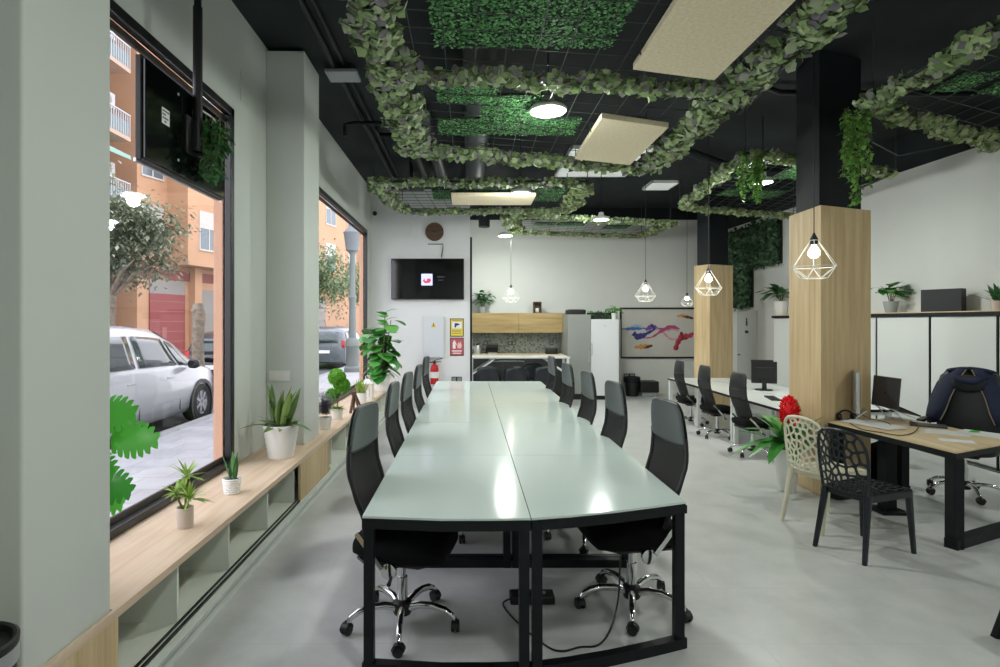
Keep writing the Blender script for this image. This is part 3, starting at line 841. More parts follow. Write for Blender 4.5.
# round suspended lamps
LAMPS = []
def lamp(x, y, z, r, label):
    t = thing('round_ceiling_lamp', (x, y, z), label, 'ceiling lamp', 'lit round lamps hanging between the greenery')
    mk('lamp_body', MB().lathe([(r*.97,.0),(r,.02),(r*.85,.05),(r*.35,.075),(r*.3,.13),(0,.135)], 28), M['whitesteel'], t, smooth=True)
    mk('diffuser', MB().lathe([(0,-.012),(r*.6,-.01),(r*.93,.002),(r*.93,.006)], 28), M['lampd'], t, smooth=True)
    mk('suspension_cord', MB().tube([(0,0,.13),(0,0,ZC-z-.002)], .006, 6), M['plastic'], t)
    LAMPS.append((x, y, z))
for x, y, z, r, l in ((.70,5.0,3.5,.165,'bright round lamp beside the stepped leaf mat of the large trellis'),
    (.72,7.85,3.42,.15,'round lit lamp before the clock trellis cork panel'),
    (.73,11.3,3.36,.15,'round lit lamp over the kitchen counter'),
    (2.28,9.75,3.40,.14,'round lit lamp at the edge of the back wall trellis'),
    (3.72,7.15,3.40,.12,'round lit lamp under the trellis behind the tall pillar')):
    lamp(x, y, z, r, l)
LAMPS += [(.7,1.2,3.4),(.7,-1.6,3.4),(4.3,2.6,3.4),(4.3,-.6,3.4)]
# the lamps of the room behind the viewpoint and above the frame
for x, y, z, l in ((.7,1.2,3.43,'round lamp over the aisle before the long table'),(.7,-1.6,3.43,'round lamp over the entrance end of the aisle'),(4.3,2.6,3.43,'round lamp over the floor before the wood-topped desk'),(4.3,-.6,3.43,'round lamp over the entrance end beside the cabinets wall')):
    lamp(x, y, z, .15, l); LAMPS.pop()
# geometric wire pendants
PENDANTS = []
def pendant(x, y, z, w, label):
    # z: height of the widest ring
    t = thing('wire_pendant', (x, y, z), label, 'pendant lamp', 'white geometric wire pendants')
    R = w/2; n = 6; top = [V((.032*cos(2*pi*k/n), .032*sin(2*pi*k/n), w*.62)) for k in range(n)]
    mid = [V((R*cos(2*pi*k/n), R*sin(2*pi*k/n), 0)) for k in range(n)]
    bot = [V((R*.56*cos(2*pi*(k+.5)/n), R*.56*sin(2*pi*(k+.5)/n), -w*.26)) for k in range(n)]
    c = MB(); r = .0032
    for k in range(n):
        l = (k+1) % n
        for a, b in ((top[k], mid[k]), (mid[k], mid[l]), (mid[k], bot[k]), (mid[l], bot[k]), (bot[k], bot[l]), (top[k], top[l])): c.tube([a, b], r, 6)
    mk('wire_cage', c, M['cage'], t)
    mk('lamp_holder', MB().lathe([(0,w*.52),(.022,w*.52),(.03,w*.56),(.03,w*.66),(.018,w*.72),(.006,w*.80),(0,w*.80)], 16), M['plastic'], t, smooth=True)
    mk('bulb', MB().lathe([(0,w*.20),(.025,w*.215),(.045,w*.28),(.047,w*.34),(.035,w*.42),(.02,w*.48),(.018,w*.53)], 18), M['bulb'], t, smooth=True)
    mk('suspension_cord', MB().tube([(0,0,w*.79),(0,0,ZC-z-.002)], .004, 6), M['plastic'], t)
    PENDANTS.append((x, y, z+w*.1))
def pp(pxx, pyy, Y, w, label):
    q = px(pxx, pyy, Y); pendant(q.x, q.y, q.z, w, label)
pp(814, 267, 4.75, .36, 'white wire diamond pendant in front of the tall wood-clad pillar')
pp(708.5, 288, 7.5, .36, 'white wire diamond pendant in front of the rear wood-clad pillar')
pp(645.5, 296, 9.6, .36, 'white wire diamond pendant beside the ink painting, over the fridge end')
pp(511, 298, 11.5, .35, 'white wire diamond pendant over the kitchen counter')
pp(687, 303, 12.2, .28, 'small white wire pendant overlapping the ink painting top edge')
# pipes, ducts, boxes on the black ceiling
def pipe(pts, r, label, name='ceiling_pipe', mat='blackpaint', n=10):
    c = V(pts[0]); mb = MB().tube([V(p)-c for p in pts], r, n)
    solo(name, mb, M[mat], c, label, 'pipe' if name != 'air_duct' else 'duct', smooth=True)
pipe([(-1.35,1.0,ZC-.04),(-1.35,10.9,ZC-.04)], .03, 'straight black conduit along the ceiling on the window side')
pipe([(-1.25,1.0,ZC-.03),(-1.25,10.9,ZC-.03)], .018, 'thin black conduit beside the thicker one on the window side')
pipe([(-1.55,7.05,ZC-.28),(-1.55,7.05,ZC-.14),(-1.45,7.05,ZC-.12),(-.7,7.05,ZC-.12)], .026, 'bent black pipe at the ceiling between pier and large trellis')
pipe([(-1.2,7.6,ZC-.09),(-.6,7.65,ZC-.09)], .035, 'short black pipe on the ceiling before the clock trellis')
pipe([(.10,2.0,ZC-.2),(.10,10.8,ZC-.2)], .16, 'long dark grey round duct under the ceiling above the table', 'air_duct', 'duct')
pipe([(-.55,6.6,ZC-.13),(-.45,9.6,ZC-.13)], .09, 'black round duct beside the longer one over the clock trellis', 'air_duct', 'duct')
pipe([(-.85,6.6,ZC-.13),(-.78,9.6,ZC-.13)], .09, 'black round duct on the window side over the clock trellis', 'air_duct')
pipe([(.32,11.9,ZC-.6),(.32,11.9,ZC-.01)], .12, 'black vertical duct stub at the ceiling over the kitchen', 'air_duct')
pipe([(2.5,5.6,ZC-.08),(3.4,6.2,ZC-.08),(5.6,6.25,ZC-.08)], .03, 'black pipe bending around the black top of the tall pillar')
pipe([(2.6,7.8,ZC-.1),(4.4,9.2,ZC-.12),(6.0,9.3,ZC-.12)], .06, 'thick black pipe on the ceiling before the rear pillar')
pipe([(2.7,2.2,ZC-.05),(3.3,6.9,ZC-.05)], .03, 'straight black conduit between the two front trellises')
t = thing('ceiling_sensor', (-1.28,5.75,ZC), 'grey box fixed under the ceiling conduit beside the pier', 'junction box')
mk('housing', MB().box((-.16,-.13,-.11),(.16,.13,-.075)), M['greyplastic'], t, bevel=.008); mk('bracket', MB().box((-.1,-.08,-.075),(.1,.08,-.002)), M['blackpaint'], t)
# projector under the ceiling by the clock
t = thing('projector', (-.93,9.1,3.78), 'black projector hanging from the ceiling near the clock', 'projector')
mk('housing', MB().box((-.2,-.16,0),(.2,.16,.12)), M['plastic'], t, bevel=.02)
mk('lens', MB().lathe([(0,-.2),(.045,-.2),(.05,-.15),(.05,-.1)], 16, (.08,0,.06), 'y'), M['plastic'], t, smooth=True)
mk('ceiling_mount', MB().tube([(0,0,.12),(0,0,ZC-3.78)], .03, 10), M['plastic'], t)
solo('wall_camera', MB().sphere((0,0,0), .045), M['plastic'], (-1.83, 10.98, 3.75), 'tiny black round camera in the corner above the second window', 'camera', smooth=True)
# clothes-line cord from the right trellis
pipe([(3.55,5.0,3.5),(3.6,5.05,3.25),(4.6,6.05,3.42),(5.9,6.3,3.72)], .006, 'thin cable looping from the trellis corner to the cabinets wall', 'ceiling_cable', 'wire', 6)
# ------------------------------------------------------------------ television wall
YT = 11.05
def rect_px(x0, y0, x1, y1, Y):
    a = px(x0, y1, Y); b = px(x1, y0, Y)
    return a.x, a.z, b.x, b.z
x0, z0, x1, z1 = rect_px(391.3, 258.5, 464, 299.5, YT-.1)
c = ((x0+x1)/2, YT-.1, (z0+z1)/2); hw = (x1-x0)/2; hh = (z1-z0)/2
t = thing('television', (c[0], YT, c[2]), 'wide black wall television with a small pale square on its screen', 'television')
mk('casing', MB().box((-hw,-.10,-hh),(hw,-.05,hh)), M['plastic'], t, bevel=.006)
mk('screen', MB().box((-hw+.012,-.104,-hh+.015),(hw-.012,-.099,hh-.012)), M['screen'], t)
mk('wall_mount', MB().box((-.25,-.051,-.2),(.25,-.001,.2)), M['plastic'], t)
lx = -hw+2*hw*.49; lg = MB().box((lx-.108,-.107,-.125),(lx+.108,-.1035,.10))
sq = mk('logo_square', lg, emat('screen_pale_blue', '#C9CDF5', .75), t)
lm = MB()
lm.prism([(lx-.075,-.1085),(lx-.035,-.1085),(lx-.035,-.107),(lx-.075,-.107)], -.035, -.015)
lm.prism([(lx-.06,-.1085),(lx-.045,-.1085),(lx-.045,-.107),(lx-.06,-.107)], -.035, .012)
lm.prism([(lx+.0,-.1085),(lx+.075,-.1085),(lx+.075,-.107),(lx+.0,-.107)], -.035, .008)
lm.add([(lx-.08,-.1084,-.04),(lx+.085,-.1084,-.03),(lx+.05,-.1084,-.075),(lx-.04,-.1084,-.08)], [(0,1,2,3)])
mk('logo_mark', lm, emat('screen_red', '#D0405A', .5), t)
mk('screen_text', MB().box((lx+.2,-.1052,.03),(lx+.34,-.1035,.05)).box((lx+.22,-.1052,-.03),(lx+.32,-.1035,-.015)), M['alu'], t)
q = px(434.6, 232, YT)
t = thing('wall_clock', (q.x, YT, q.z), 'round dark brown wooden clock high above the television', 'clock')
mk('face', MB().lathe([(0,-.035),(.165,-.035),(.165,-.02),(0,-.02)], 40, axis='y'), woodmat('clock_wood', '#4A382C', '#5C4738', '#6E5645', 'x', .6), t, smooth=True)
mk('rim', MB().lathe([(.162,-.002),(.178,-.002),(.178,-.042),(.162,-.042),(.162,-.002)], 40, axis='y'), M['wood_dark'], t, smooth=True)
mk('hand', MB().bar((0,-.038,0),(.11,-.038,.02),.012,.004,(0,1,0)), M['plastic'], t); mk('hand', MB().bar((0,-.038,0),(-.06,-.038,.03),.014,.004,(0,1,0)), M['plastic'], t)
a = px(428, 245, YT); b = px(443, 245, YT); e = px(441, 258, YT)
t = thing('wall_socket', ((a.x+b.x)/2, YT, a.z-.02), 'flat white wall socket between clock and television with black cable', 'socket')
w = (b.x-a.x)/2
mk('cover', MB().box((-w,-.012,-.06),(w*.75,0,.03)), M['wall'], t, bevel=.003)
mk('cable', MB().tube([(-w,-.018,.035),(w,-.018,.035),(w,-.018,-.05),(w*.8,-.018,-.22)], .008, 6), M['plastic'], t)
x0, z0, x1, z1 = rect_px(424, 317, 443.5, 357.5, YT-.06)
t = thing('electric_panel', ((x0+x1)/2, YT, z0), 'pale grey electric panel door with yellow warning triangle under the television', 'electric panel')
w = (x1-x0)/2; h = z1-z0
mk('door', MB().box((-w,-.06,0),(w,-.045,h)), pbr('pale_blue_grey_metal', '#D8DCE2', .4), t, bevel=.004)
mk('box', MB().box((-w-.012,-.046,-.012),(w+.012,-.001,h+.012)), M['whitesteel'], t, bevel=.004)
tr = MB(); tr.add([(-.055,-.062,h-.2),(.045,-.062,h-.2),(-.005,-.062,h-.1),(-.055,-.06,h-.2),(.045,-.06,h-.2),(-.005,-.06,h-.1)], [(0,1,2),(3,5,4),(0,3,4,1),(1,4,5,2),(2,5,3,0)])
mk('warning_triangle', tr, pbr('warning_yellow', '#E5C51E', .4), t)
mk('bolt_symbol', MB().bar((-.0,-.0635,h-.125),(-.012,-.0635,h-.155),.01,.001,(0,1,0)).bar((-.012,-.0635,h-.155),(.004,-.0635,h-.158),.008,.001,(0,1,0)).bar((.004,-.0635,h-.158),(-.008,-.0635,h-.19),.008,.001,(0,1,0)), M['plastic'], t)
def sign(x0, y0, x1, y1, base, label):
    a, zb, b, zt = rect_px(x0, y0, x1, y1, YT-.01)
    t = thing('wall_sign', ((a+b)/2, YT, zb), label, 'sign'); w = (b-a)/2; h = zt-zb
    mk('sign_frame', MB().box((-w,-.012,0),(w,-.001,h)), M['wood_dark'], t, bevel=.003)
    mk('sign_board', MB().box((-w*.87,-.015,h*.05),(w*.87,-.011,h*.95)), base, t)
    return t, w, h
t, w, h = sign(450, 318.5, 463.8, 336.7, pbr('sign_yellow', '#E3CF55', .5), 'yellow sign with a camera symbol on the wall by the kitchen')
mk('white_field', MB().box((-w*.7,-.017,h*.45),(w*.7,-.0145,h*.82)), M['paper'], t)
cm = MB().box((-w*.35,-.019,h*.62),(w*.2,-.0165,h*.74)).box((w*.2,-.019,h*.65),(w*.42,-.0165,h*.71)).bar((-w*.1,-.018,h*.64),(-w*.3,-.018,h*.52),.03,.003,(0,1,0))
mk('camera_symbol', cm, pbr('sign_navy', '#2A2A6A', .5), t)
mk('lettering', MB().box((-w*.7,-.017,h*.86),(w*.7,-.0145,h*.9)).box((-w*.7,-.017,h*.34),(w*.65,-.0145,h*.37)).box((-w*.7,-.017,h*.26),(w*.55,-.0145,h*.29)).box((-w*.7,-.017,h*.17),(w*.7,-.0145,h*.2)), pbr('sign_ochre', '#A98A2C', .5), t)
t, w, h = sign(450, 337.8, 463.8, 355.8, pbr('sign_red', '#C45560', .5), 'red fire extinguisher sign on the wall below the yellow sign')
ex = MB().box((-w*.6,-.018,h*.4),(-w*.2,-.0145,h*.75)).box((-w*.5,-.018,h*.75),(-w*.3,-.0145,h*.85)).bar((-w*.3,-.0165,h*.82),(-w*.05,-.0165,h*.6),.015,.003,(0,1,0))
mk('extinguisher_symbol', ex, M['paper'], t)
fl = MB().add([(w*.1,-.017,h*.42),(w*.6,-.017,h*.42),(w*.7,-.017,h*.6),(w*.5,-.017,h*.82),(w*.42,-.017,h*.66),(w*.25,-.017,h*.78),(w*.05,-.017,h*.58)], [(0,1,2,3,4,5,6)])
mk('flame_symbol', fl, pbr('sign_pink', '#EBC3C0', .5), t)
mk('lettering', MB().box((-w*.7,-.017,h*.24),(w*.7,-.0145,h*.3)).box((-w*.6,-.017,h*.12),(w*.6,-.0145,h*.17)), M['paper'], t)
q = px(434.5, 384, YT-.09)
t = thing('fire_extinguisher', (q.x, YT-.09, q.z), 'red fire extinguisher on the wall under the electric panel', 'fire extinguisher')
mk('cylinder', MB().lathe([(0,0),(.075,0),(.08,.02),(.08,.30),(.06,.36),(.028,.38),(.028,.40),(0,.40)], 20), M['red'], t, smooth=True)
mk('valve', MB().lathe([(0,.40),(.025,.40),(.025,.44),(0,.44)], 12).bar((-.02,0,.45),(.15,0,.50),.02,.012).bar((-.02,0,.43),(.13,0,.43),.02,.012), M['plastic'], t)
mk('hose', MB().tube([(-.02,0,.43),(-.10,-.02,.42),(-.14,-.02,.33),(-.12,-.02,.2)], .012, 8), M['plastic'], t, smooth=True)
mk('horn', MB().lathe([(.015,0),(.055,.14),(.05,.14),(.01,0)], 14, (-.16,-.02,.36), 'z'), M['plastic'], t, smooth=True)
mk('instruction_label', MB().lathe([(.0805,.12),(.0815,.12),(.0815,.24),(.0805,.24)], 20), M['paper'], t)
# ------------------------------------------------------------------ kitchen recess
YK = YB
t = thing('kitchen_counter', (1.14, 12.58, 0), 'kitchen counter with pale wood worktop and dark fronts in the recess', 'kitchen counter')
mk('worktop', MB().box((-1.06,-.33,.88),(1.0,.315,.93)), M['oaky'], t, bevel=.004)
mk('base_cabinet', MB().box((-1.05,-.27,.08),(.98,.315,.879)), M['blackpaint'], t)
mk('plinth', MB().box((-1.04,-.22,0),(.98,.3,.08)), M['plastic'], t)
for i in range(3):
    mk('door', MB().box((-1.04+i*.675,-.29,.1),(-.375+i*.675,-.271,.865)), pbr('charcoal_front', '#2A2D2C', .5), t, bevel=.003)
t = thing('kitchen_splashback', (1.14, YK, .93), 'grey patterned tile splashback behind the kitchen counter', 'splashback')
mk('tiles', MB().box((-1.06,-.012,0),(1.0,-.001,.47)), M['tile'], t)
mk('side_panel', MB().box((1.0,-.5,-.0),(1.03,-.001,.9)), M['steelgrey'], t)
t = thing('wall_cupboard', (1.10, YK, 1.40), 'long oak-fronted wall cupboard above the kitchen counter', 'cupboard')
mk('carcass', MB().box((-1.03,-.34,0),(1.04,-.001,.44)), M['steelgrey'], t)
mk('door', MB().box((-1.03,-.362,0),(.0,-.342,.44)), M['oakx'], t, bevel=.003); mk('door', MB().box((.006,-.362,0),(1.04,-.342,.44)), M['oakx'], t, bevel=.003)
t = thing('tall_cabinet', (2.31, 12.4, 0), 'tall grey cabinet beside the white fridge', 'cabinet')
mk('carcass', MB().box((-.23,-.5,.12),(.25,.48,1.80)), M['steelgrey'], t); mk('plinth', MB().box((-.22,-.46,0),(.25,.48,.12)), M['plastic'], t)
mk('door', MB().box((-.23,-.522,.13),(.25,-.502,1.795)), M['steelgrey'], t, bevel=.003); mk('door_handle', MB().tube([(.21,-.545,.8),(.21,-.545,1.05)], .008), M['silver'], t)
solo('serving_tray', MB().superloft([((0,0,z),(1,0,0),(0,1,0),.2*k,.16*k,6) for z,k in ((0,.9),(.0,1),(.06,1.03),(.1,1.0),(.11,.7))], 28), M['plastic'], (2.29, 12.15, 1.801), 'flat black case lying on top of the tall grey cabinet', 'case', smooth=True)
t = thing('fridge', (2.86, 12.35, 0), 'tall white fridge between grey cabinet and ink painting', 'fridge')
mk('body', MB().box((-.29,-.42,.08),(.29,.5,1.70)), M['fridge'], t, bevel=.01)
mk('door', MB().box((-.295,-.47,.09),(.295,-.425,1.69)), M['fridge'], t, bevel=.012); mk('foot_plinth', MB().box((-.28,-.42,0),(.28,.4,.08)), M['plastic'], t)
mk('door_handle', MB().tube([(-.275,-.475,.95),(-.275,-.505,.97),(-.275,-.505,1.17),(-.275,-.475,1.19)], .012), M['silver'], t, smooth=True)
mk('badge', MB().box((-.03,-.474,1.55),(.03,-.469,1.565)), M['silver'], t)
t = thing('fridge_surround', (3.19, 12.4, 0), 'narrow grey panel closing the side of the white fridge', 'panel')
mk('board', MB().box((-.025,-.4,0),(.03,.498,1.70)), M['steelgrey'], t, bevel=.003)
t = thing('planter_box', (2.87, 12.2, 1.702), 'low dark planter box with green sprigs on top of the fridge', 'planter')
mk('box', MB().box((-.30,-.12,0),(.30,.12,.14)), pbr('dark_green_box', '#222B22', .7), t, bevel=.004)
lf = MB()
for i in range(420):
    x = RND.uniform(-.3,.3); a = RND.uniform(0,2*pi)
    lf.leaf((x, RND.uniform(-.13,.1), RND.uniform(.03,.17)), (cos(a)*.6, -.6, RND.uniform(-.5,.8)), (0,-.5,1), RND.uniform(.03,.06), .03)
tag(mk('foliage', lf, LM['dark'], t), kind='stuff')

def pot(t, r0, r1, h, mat, rim=.006, soil=True, ribs=0, n=28):
    prof = [(0,0),(r0*.96,0),(r0,.006)]
    k = 14 if ribs else 5
    for i in range(1, k+1):
        u = i/k; rr = r0+(r1-r0)*u
        if ribs: rr += .0025*(1 if i % 2 else -1)
        prof.append((rr, h*u))
    prof += [(r1-rim, h), (r1-rim*1.4, h*.86), (0, h*.86)]
    mk('pot', MB().lathe(prof, n), M[mat], t, smooth=True)
    if soil: mk('soil', MB().lathe([(0,h*.861),(r1-rim*1.6,h*.861),(0,h*.89)], n), M['soil'], t, smooth=True)
def blade(mb, base, az, lean, L, W, droop=.2, seg=6, prof=None, twist=0):
    d = V((cos(az)*sin(lean), sin(az)*sin(lean), cos(lean))); up = V((-cos(az)*cos(lean), -sin(az)*cos(lean), sin(lean)))
    up = Matrix.Rotation(twist, 3, d) @ up
    mb.leaf(base, d, up, L, W, .12, droop, seg, prof or (lambda t: min(1, .55+t*1.2) if t < .45 else max(0, 1.05*(1-((t-.45)/.55)**2.2))))
def broad(t_): return sin(pi*min(1, t_)**.85)**.8
def round_leaf(u): return sqrt(max(0, 1-(2*u-1)**2))*.98
def bushy(t, z0, n, hgt, spread, L, W, mat, stems=5, prof=round_leaf, down=.25, seg=4):
    lf = MB(); st = MB()
    for s in range(stems):
        a = 2*pi*s/stems+RND.uniform(-.4,.4); e = V((cos(a)*spread*RND.uniform(.2,.7), sin(a)*spread*RND.uniform(.2,.7), hgt*RND.uniform(.75,1)))
        pts = [V((cos(a)*.01, sin(a)*.01, z0-.02)), V((e.x*.4, e.y*.4, z0+e.z*.55)), V((e.x, e.y, z0+e.z))]
        st.tube(pts, [.006,.005,.003], 6)
        for k in range(n):
            u = .35+.65*(k+.5)/n; p = pts[0].lerp(pts[1], u*2) if u < .5 else pts[1].lerp(pts[2], u*2-1)
            b = RND.uniform(0, 2*pi); el = RND.uniform(-down, .7)
            d = V((cos(b)*cos(el), sin(b)*cos(el), sin(el)))
            q = p+d*L*.3; st.tube([p, q], .002, 4)
            lf.leaf(q, d, (0,0,1), L*RND.uniform(.8,1.15), W*RND.uniform(.85,1.1), .1, .3, seg, prof)
    mk('stem', st, M['stem'], t); mk('foliage', lf, LM[mat], t)
q = px(615, 320, 12.1)
t = thing('potted_plant', (3.10, 12.08, 1.702), 'small white pot with drooping bright leaves at the fridge corner', 'potted plant')
pot(t, .05, .06, .13, 'white'); bushy(t, .12, 5, .14, .14, .15, .07, 'bright', 5)
t = thing('potted_plant', (.30, 12.72, 1.842), 'bushy dark-leaved plant on the wall cupboard at the television wall', 'potted plant')
pot(t, .07, .085, .14, 'greypot'); bushy(t, .12, 8, .33, .30, .15, .09, 'dark', 8)
t = thing('picture_frame', (1.53, 12.66, 1.842), 'small wooden house-shaped frame holding a white pot on the wall cupboard', 'wooden box')
fb = MB().box((-.09,-.06,0),(-.07,.06,.25)).box((.07,-.06,0),(.09,.06,.25)).box((-.09,-.06,.23),(.09,.06,.25)).box((-.09,-.06,0),(.09,.06,.015)).box((-.09,.05,0),(.09,.06,.25))
mk('box_frame', fb, M['wood_dark'], t); mk('pot', MB().lathe([(0,.016),(.04,.016),(.05,.11),(.04,.11),(0,.1)], 16), M['white'], t, smooth=True)
lf = MB()
for i in range(24):
    a = RND.uniform(0,2*pi); lf.leaf((0,0,.10), (cos(a)*.7,sin(a)*.4,RND.uniform(.4,1)), (0,0,1), .08, .03)
mk('foliage', lf, LM['dark'], t)
# things on the counter
t = thing('kettle', (.19, 12.55, .93), 'silver kettle at the left end of the kitchen counter', 'kettle'); t['label'] = 'silver kettle on the kitchen counter against the television wall'
mk('body', MB().lathe([(0,0),(.08,0),(.075,.12),(.055,.19),(0,.2)], 20), M['silver'], t, smooth=True); mk('lid', MB().lathe([(0,.2),(.05,.195),(.02,.22),(.012,.24),(0,.24)], 16), M['plastic'], t, smooth=True)
mk('handle', MB().tube([(.06,0,.17),(.12,0,.18),(.13,0,.1),(.07,0,.04)], .009, 8), M['plastic'], t, smooth=True); mk('spout', MB().tube([(-.06,0,.1),(-.10,0,.16),(-.115,0,.17)], [.02,.014,.01], 10), M['silver'], t, smooth=True)
t = thing('coffee_machine', (.52, 12.6, .93), 'black coffee machine on the kitchen counter', 'coffee machine')
mk('body', MB().box((-.13,-.02,0),(.13,.17,.2)), M['plastic'], t, bevel=.015); mk('head', MB().box((-.13,-.14,.13),(.13,.0,.21)), M['plastic'], t, bevel=.015); mk('drip_tray', MB().box((-.11,-.14,0),(.11,-.02,.03)), M['silver'], t, bevel=.004)
t = thing('toaster', (1.84, 12.6, .93), 'small black appliance on the kitchen counter by the tall cabinet', 'toaster')
mk('body', MB().superloft([((0,0,z),(1,0,0),(0,1,0),.14*k,.08*k,5) for z,k in ((0,.95),(.02,1),(.10,1),(.13,.85))], 24), M['plastic'], t, smooth=True); mk('lever', MB().box((.135,-.015,.06),(.16,.015,.075)), M['silver'], t, bevel=.003)
mk('slot', MB().box((-.09,-.03,.127),(.09,-.015,.132)).box((-.09,.015,.127),(.09,.03,.132)), M['alu'], t)
for x, l in ((.38,'black socket on the tiles above the coffee machine'),(.98,'double black socket in the middle of the tiles'),(1.88,'black socket on the tiles above the small black appliance')):
    plate((x, YK-.013, 1.16), 2 if 'double' in l else 1, '-y', l, 'plastic', .09)
# white trestle table before the kitchen with shell chairs
t = thing('trestle_table', (1.0, 11.35, 0), 'high white steel table with diagonal braces in front of the kitchen', 'table')
mk('tabletop', MB().box((-.98,-.3,.925),(.98,.3,.955)), M['whitesteel'], t, bevel=.003)
for sx in (-1, 1):
    for sy in (-1, 1):
        mk('leg', MB().box((sx*.94-.022, sy*.26-.022, 0),(sx*.94+.022, sy*.26+.022,.924)), M['whitesteel'], t)
        mk('brace', MB().bar((sx*.93, sy*.26, .62),(sx*.50, sy*.26, .91), .03,.03), M['whitesteel'], t)
mk('cable_tray', MB().box((-.5,-.1,.85),(.1,.1,.87)), M['whitesteel'], t)
def shell_chair(loc, rz, label):
    t = thing('shell_chair', loc, label, 'chair', 'dark shell chairs at the high white table', rz)
    rows = []
    prof = [(.24,.455),(.20,.45),(.1,.43),(0,.42),(-.1,.43),(-.17,.47),(-.21,.55),(-.24,.65),(-.26,.75),(-.27,.82)]
    wd = [.19,.21,.225,.23,.235,.24,.235,.225,.205,.16]
    for (x, z), w in zip(prof, wd):
        r = []
        for k in range(11):
            u = 2*k/10-1; e = u*u
            lift = .07*e if z < .5 else 0; fw = .07*e if z >= .5 else .02*e
            r.append(V((x+fw, w*u, z+lift-(.04*e if z > .8 else 0))))
        rows.append(r)
    mk('seat_shell', MB().sheet(rows, .012), M['bplas'], t, smooth='all')
    for sx, sy in ((1,1),(1,-1),(-1,1),(-1,-1)):
        mk('leg', MB().tube([(sx*.11,sy*.11,.42),(sx*.2,sy*.21,0)], [.014,.010], 8), M['plastic'], t, smooth=True)
    mk('leg_frame', MB().tube([(.12,.12,.4),(-.12,.12,.4),(-.12,-.12,.4),(.12,-.12,.4)], .008, 6, closed=True), M['plastic'], t)
    return t
s0 = shell_chair((.36, 10.75, 0), radians(90), 'dark shell chair at the high white table, next to the television wall')
for x, y, l in ((.86,10.72,'second from the television wall'),(1.28,11.55,'behind the others, tucked against the counter'),(1.42,10.75,'next to the tall grey cabinet')):
    dup(s0, (x, y, 0), radians(90+RND.uniform(-8,8)), 'dark shell chair at the high white table, '+l)
# painting with ink plumes
x0, z0, x1, z1 = rect_px(620, 307.5, 712, 358.5, YB-.04)
w = (x1-x0)/2; h = (z1-z0)/2
t = thing('painting', ((x0+x1)/2, YB, (z0+z1)/2), 'large framed picture of blue, purple and red ink clouds on grey', 'painting')
f = MB()
f.box((-w,-.04,h-.04),(w,-.002,h)).box((-w,-.04,-h),(w,-.002,-h+.04)).box((-w,-.04,-h+.041),(-w+.04,-.002,h-.041)).box((w-.04,-.04,-h+.041),(w,-.002,h-.041))
mk('picture_frame', f, M['plastic'], t)
mk('canvas', MB().box((-w+.04,-.02,-h+.04),(w-.04,-.004,h-.04)), pbr('grey_canvas', '#C3C2BC', .6, noise=.04, nscale=3), t)
cols = ['#3E6CB0','#34347E','#704A8E','#A8486E','#B23E50','#8A2632','#C9934F','#553521','#93AECB','#C7929B']
pm = [pbr('ink_%d' % i, c, .6) for i, c in enumerate(cols)]
ik = MB()
def U(px_, py_): # fraction of the visible picture -> local
    return (-w+2*w*(.02+px_*.79), h-2*h*py_)
def plume(pts, ws, ci, y=-.0225):
    ik.cur = ci; P = []; n = len(pts)
    sm = []
    for i in range((n-1)*8+1):
        s = i/8; k = min(int(s), n-2); f_ = s-k
        p = [pts[max(k-1,0)], pts[k], pts[k+1], pts[min(k+2,n-1)]]
        c = [0.5*((2*p[1][j])+(-p[0][j]+p[2][j])*f_+(2*p[0][j]-5*p[1][j]+4*p[2][j]-p[3][j])*f_*f_+(-p[0][j]+3*p[1][j]-3*p[2][j]+p[3][j])*f_**3) for j in (0,1)]
        sm.append((U(*c), ws[k]+(ws[k+1]-ws[k])*f_))
    L = []; Rr = []
    for i, (p, ww) in enumerate(sm):
        a = sm[max(i-1,0)][0]; b = sm[min(i+1,len(sm)-1)][0]
        dx, dz = b[0]-a[0], b[1]-a[1]; l = sqrt(dx*dx+dz*dz) or 1
        q = 1.1*ww*(1+.22*sin(i*1.1+ci)+.15*sin(i*2.9))
        L.append((p[0]-dz/l*q, y, p[1]+dx/l*q)); Rr.append((p[0]+dz/l*q, y, p[1]-dx/l*q))
    ik.sheet([L, Rr])
plume([(.0,.42),(.1,.42),(.2,.40),(.33,.41)], [.005,.03,.05,.01], 0, -.0215)
plume([(.12,.38),(.22,.36),(.3,.40)], [.01,.03,.01], 8, -.0221)
plume([(.16,.50),(.24,.58),(.36,.50),(.45,.42),(.40,.33)], [.05,.06,.03,.02,.03], 1, -.0223)
plume([(.22,.62),(.24,.55),(.27,.5)], [.02,.03,.01], 1, -.0231)
plume([(.33,.44),(.42,.38),(.52,.42),(.62,.40)], [.03,.05,.02,.01], 2, -.0217)
plume([(.3,.6),(.42,.58),(.55,.46),(.68,.38),(.80,.42)], [.008,.015,.03,.04,.01], 3, -.0227)
plume([(.48,.40),(.58,.5),(.68,.62),(.82,.60)], [.01,.025,.02,.008], 9, -.0225)
plume([(.52,.48),(.62,.44),(.72,.40),(.78,.46)], [.01,.03,.05,.02], 9, -.0219)
plume([(.74,.84),(.77,.70),(.83,.58),(.93,.56),(.99,.5)], [.05,.045,.06,.05,.03], 4, -.0229)
plume([(.755,.83),(.79,.68),(.86,.6)], [.02,.015,.03], 5, -.0237)
plume([(.82,.48),(.84,.58),(.9,.62)], [.03,.03,.02], 5, -.0233)
plume([(.18,.78),(.27,.77),(.36,.76),(.43,.74)], [.02,.05,.035,.01], 6, -.0229)
plume([(.30,.80),(.37,.77),(.43,.745)], [.006,.03,.012], 7, -.0235)
plume([(.76,.17),(.84,.16),(.92,.19),(.99,.22)], [.01,.035,.03,.01], 6, -.0229)
plume([(.84,.18),(.92,.19),(.99,.22)], [.006,.03,.015], 7, -.0235)
mk('ink_plumes', ik, pm, t)
